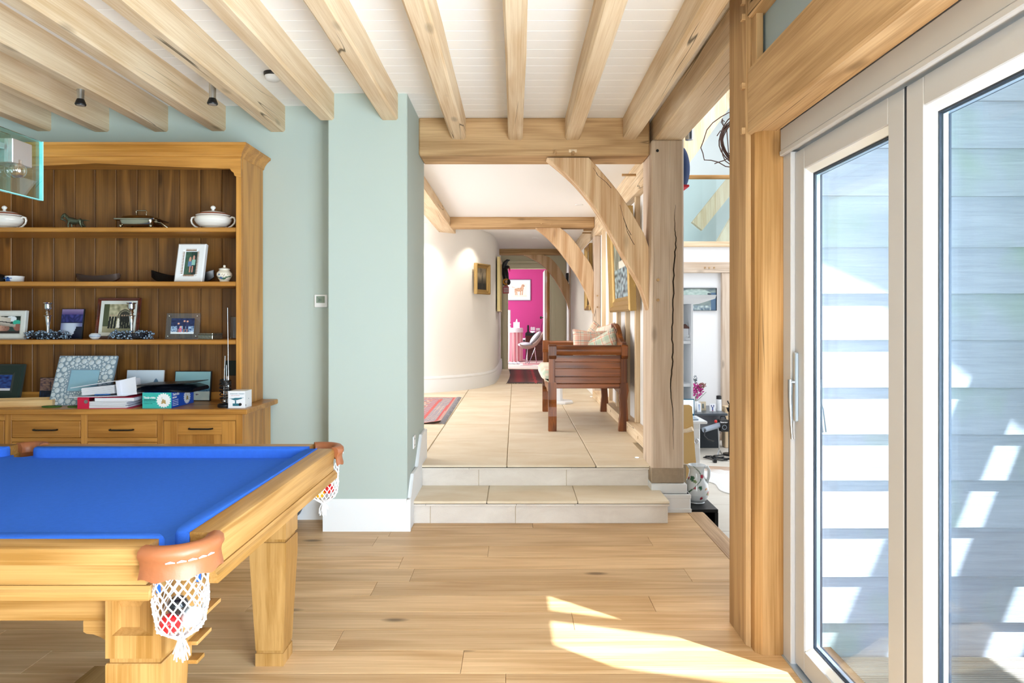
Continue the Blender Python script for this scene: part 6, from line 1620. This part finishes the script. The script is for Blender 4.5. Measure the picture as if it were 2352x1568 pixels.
def p_lob(u, v):
    c = c_('#f2f3f8')
    if abs(u - .5) < .11 and .1 < v < .62: c = c_('#3a4f94')
    if disc(u, v, .3, .75, .1) or disc(u, v, .7, .75, .1) or (abs(abs(u - .5) - .17) < .04 and .5 < v < .8): c = c_('#36427c')
    if v < .12 and abs(u - .5) < .12: c = c_('#8a3a3a')
    return c
card('photo_card', 'white folded photo card leaning by the laptop', 1601, 1612, 925, 9.15, .18, WHITEW, lambda u, v: mixc(c_('#c6d4e8'), c_('#8aa0c8'), v), .02, 20)
card('framed_photo', 'pale wooden photo frame on the hearth bench', 1608, 1622, 922, 9.3, .18, plain('pale_wood_frame', '#e3d3b4', .6), lambda u, v: mixc(c_('#9aa6a0'), c_('#5b6a70'), .5 + nz(u, v, 6)), .03, 0, 'photo frame')
card('lobster_card', 'white greeting card with a blue lobster on the hearth bench', 1630, 1644, 927, 9.2, .18, WHITEW, p_lob, .004, 0)
e = thing('spray_can', 'white canister with black cap on the hearth bench', 'canister', (PX(1651, 9.3), 9.3, .18)); G().lathe([(.036, 0), (.036, .15), (.03, .155)], n=20).build('can_body', WHITEW, e, local=True, smooth=40); G().lathe([(.034, .155), (.034, .20), (.02, .205)], n=20).build('cap', BLACK, e, local=True, smooth=40)
# flowers
e = thing('dried_flowers', 'bunch of pink flowers and brown dried stems in a vase behind the laptop', 'flowers', (PX(1597, 9.2), 9.2, .18))
fx0 = PX(1597, 9.2)
G().lathe([(.03, 0), (.05, .03), (.045, .10), (.035, .14)], n=18).build('vase', WHITEW, e, local=True, smooth=40)
def spray(name, mat, cx_, cz_, sx_, sz_, n_, r_):
    g = G()
    for _ in range(n_):
        a, q = rw.uniform(0, 6.28), math.sqrt(rw.random()); x, z = cx_ + sx_ * q * math.cos(a), cz_ + sz_ * q * math.sin(a); y = 9.2 + rw.uniform(-.04, .04)
        d1 = Vector((rw.uniform(-1, 1), rw.uniform(-1, 1), rw.uniform(-.3, 1))).normalized() * r_
        g.tube([(x, y, z), (x + d1.x, y + d1.y, z + d1.z), (x + 1.7 * d1.x, y + 1.7 * d1.y, z + 1.6 * d1.z)], [r_ * .25, r_ * .35, r_ * .08], 4)
    g.build(name, mat, e, kind='stuff')
spray('pink_petals', plain('magenta_petal', '#c23f8e', .7), PX(1600, 9.2), PZ(898, 9.2), .08, .09, 110, .026)
spray('brown_sprays', plain('dusty_brown_flower', '#9a6a62', .8), PX(1613, 9.2), PZ(886, 9.2), .05, .035, 60, .016)
spray('grey_sprays', plain('grey_green_stem', '#5a6670', .8), PX(1597, 9.2), PZ(872, 9.2), .015, .05, 30, .014)
for x, z in ((1600, 905), (1615, 890), (1597, 868), (1622, 900)): G().tube([(fx0, 9.2, .30), (PX(x, 9.2), 9.2, PZ(z, 9.2))], .003, 5).build('stem', plain('stem_green', '#5d6b50', .8), e)
# black unit on a stand
e = thing('cannon_unit', 'black box unit with white lettering and a grey tube on a thin stand', 'appliance', (PX(1662, 8.8), 8.8, -.34))
G().box(PX(1653, 8.8), PX(1672, 8.8), 8.75, 8.9, PZ(990, 8.8), PZ(963, 8.8), bev=.01).build('housing', BLACK, e)
G().tube([(PX(1612, 8.7), 8.6, PZ(984, 8.7)), (PX(1652, 8.8), 8.8, PZ(976, 8.8))], .034, 14).build('tube', plain('grey_tube', '#9aa5b4', .4, metal=.4), e, smooth=50)
G().tube([(PX(1655, 8.8), 8.82, PZ(962, 8.8)), (PX(1657, 8.8), 8.82, PZ(956, 8.8)), (PX(1666, 8.8), 8.82, PZ(956, 8.8)), (PX(1668, 8.8), 8.82, PZ(962, 8.8))], .008, 6).build('carry_handle', BLACK, e, smooth=50)
G().tube([(PX(1650, 8.8), 8.8, PZ(978, 8.8)), (PX(1652, 8.8), 8.8, -.26), (PX(1645, 8.8), 8.75, -.335)], .009, 6).build('stand_leg', STEEL, e); G().tube([(PX(1652, 8.8), 8.8, -.26), (PX(1662, 8.8), 8.85, -.335)], .009, 6).build('stand_leg', STEEL, e)
G().ball((PX(1645, 8.7), 8.72, PZ(968, 8.7)), .02, 10, 8).build('red_valve', plain('red_plastic', '#d42a20', .3), e, smooth=60)
text('Generator', e, .030, (PX(1654, 8.75) - e.location.x, -.052, PZ(971, 8.75) + .34), RX, wtext, bold=.0006, sx=.75)
G().tube([(PX(1664, 8.75) + .028 * math.cos(k * .7), 8.747, PZ(981, 8.75) + .028 * math.sin(k * .7)) for k in range(9)], .003, 5, closed=True).build('dial_ring', ALU, e)
e = thing('power_cable', 'tangle of black cable and plug on the lounge stone floor', 'cable', (PX(1650, 8.5), 8.5, -.34))
P = [(1619, 985, 8.6), (1618, 1000, 8.5), (1626, 1009, 8.45), (1640, 1013, 8.4)]
G().tube([(PX(x, Y), Y, PZ(y, Y)) for x, y, Y in P], .008, 6).build('cable', BLACK, e, smooth=60)
P = [(PX(1640 + 26 * math.sin(k * .9) + k * .9, 8.55), 8.55 + .10 * math.cos(k * 1.1), -.332 + .002 * k) for k in range(22)]
G().tube(P, .007, 5).build('cable', BLACK, e, smooth=60); G().box(PX(1637, 8.4), PX(1645, 8.4), 8.36, 8.42, -.338, -.29, bev=.006).build('plug', BLACK, e)
# fire tools
e = thing('fire_tools', 'black iron fire tool stand with cup and hooks by the oak log', 'fire tools', (PX(1674, 8.9), 8.9, -.34))
G().tube([(PX(1675, 8.9), 8.9, -.335), (PX(1675, 8.9), 8.9, PZ(930, 8.9))], .011, 8).build('stem', BLACK, e); G().lathe([(.02, 0), (.035, .04), (.042, .05), (.012, .052)], c=(PX(1675, 8.9), 8.9, PZ(945, 8.9)), n=14).build('cup', BLACK, e)
G().tube([(PX(1671, 8.9), 8.9, PZ(920, 8.9)), (PX(1673, 8.9), 8.9, PZ(925, 8.9)), (PX(1675, 8.9), 8.9, PZ(930, 8.9)), (PX(1677, 8.9), 8.9, PZ(922, 8.9)), (PX(1681, 8.9), 8.9, PZ(920, 8.9))], .008, 6).build('hook', BLACK, e); G().lathe([(.08, 0), (.08, .015)], c=(PX(1675, 8.9), 8.9, -.34), n=18).build('base', BLACK, e)
tag(G().box(PX(1663, 9.4), PX(1676, 9.4), 9.35, 9.5, -.34, PZ(932, 9.4), bev=.008).build('oak_log', OAK['z']), 'upright squared oak block beside the fire tools', 'timber')
e = thing('wire_coil', 'copper coloured wire coil standing at the edge of the door post', 'coil', (PX(1682, 8.7), 8.7, -.34)); g = G().tube([(PX(1682, 8.7) + .035 * math.cos(k * .8), 8.7 + .035 * math.sin(k * .8), -.1 + k * .004) for k in range(90)], .004, 4); g.build('coil', plain('copper', '#a06a4c', .4, metal=.6), e)
G().box(PX(1679, 8.7), PX(1688, 8.7), 8.67, 8.73, -.34, -.1).build('coil_base', BLACK, e)
# cowhide
P = [(2.0, 8.1), (2.3, 8.15), (2.7, 8.05), (3.1, 8.0), (3.2, 7.4), (3.0, 6.95), (2.75, 6.85), (2.5, 6.78), (2.36, 6.75), (2.28, 6.86), (2.18, 6.84), (2.10, 7.0), (2.12, 7.3), (1.98, 7.5), (1.92, 7.9)]
g = G(); P2 = catmull(P + [P[0]], 5)[:-1]; g.prism(P2, 'z', -.339, -.330)
bmesh.ops.triangulate(g.bm, faces=g.bm.faces[:]); bmesh.ops.subdivide_edges(g.bm, edges=g.bm.edges, cuts=3, use_grid_fill=True)
o = g.build('cowhide_rug', FABR, colface=True, col=lambda p: mixc(C('#e9e6e2'), C('#b99a80'), sm(7.75, 8.05, p.y + .15 * noise.noise((p.x * 5, p.y * 5, 0)))))
tag(o, 'white and brown cowhide rug on the lounge stone floor', 'rug')

for o in bpy.data.objects:
    for k in ('_loc', '_loff'):
        if k in o: del o[k]
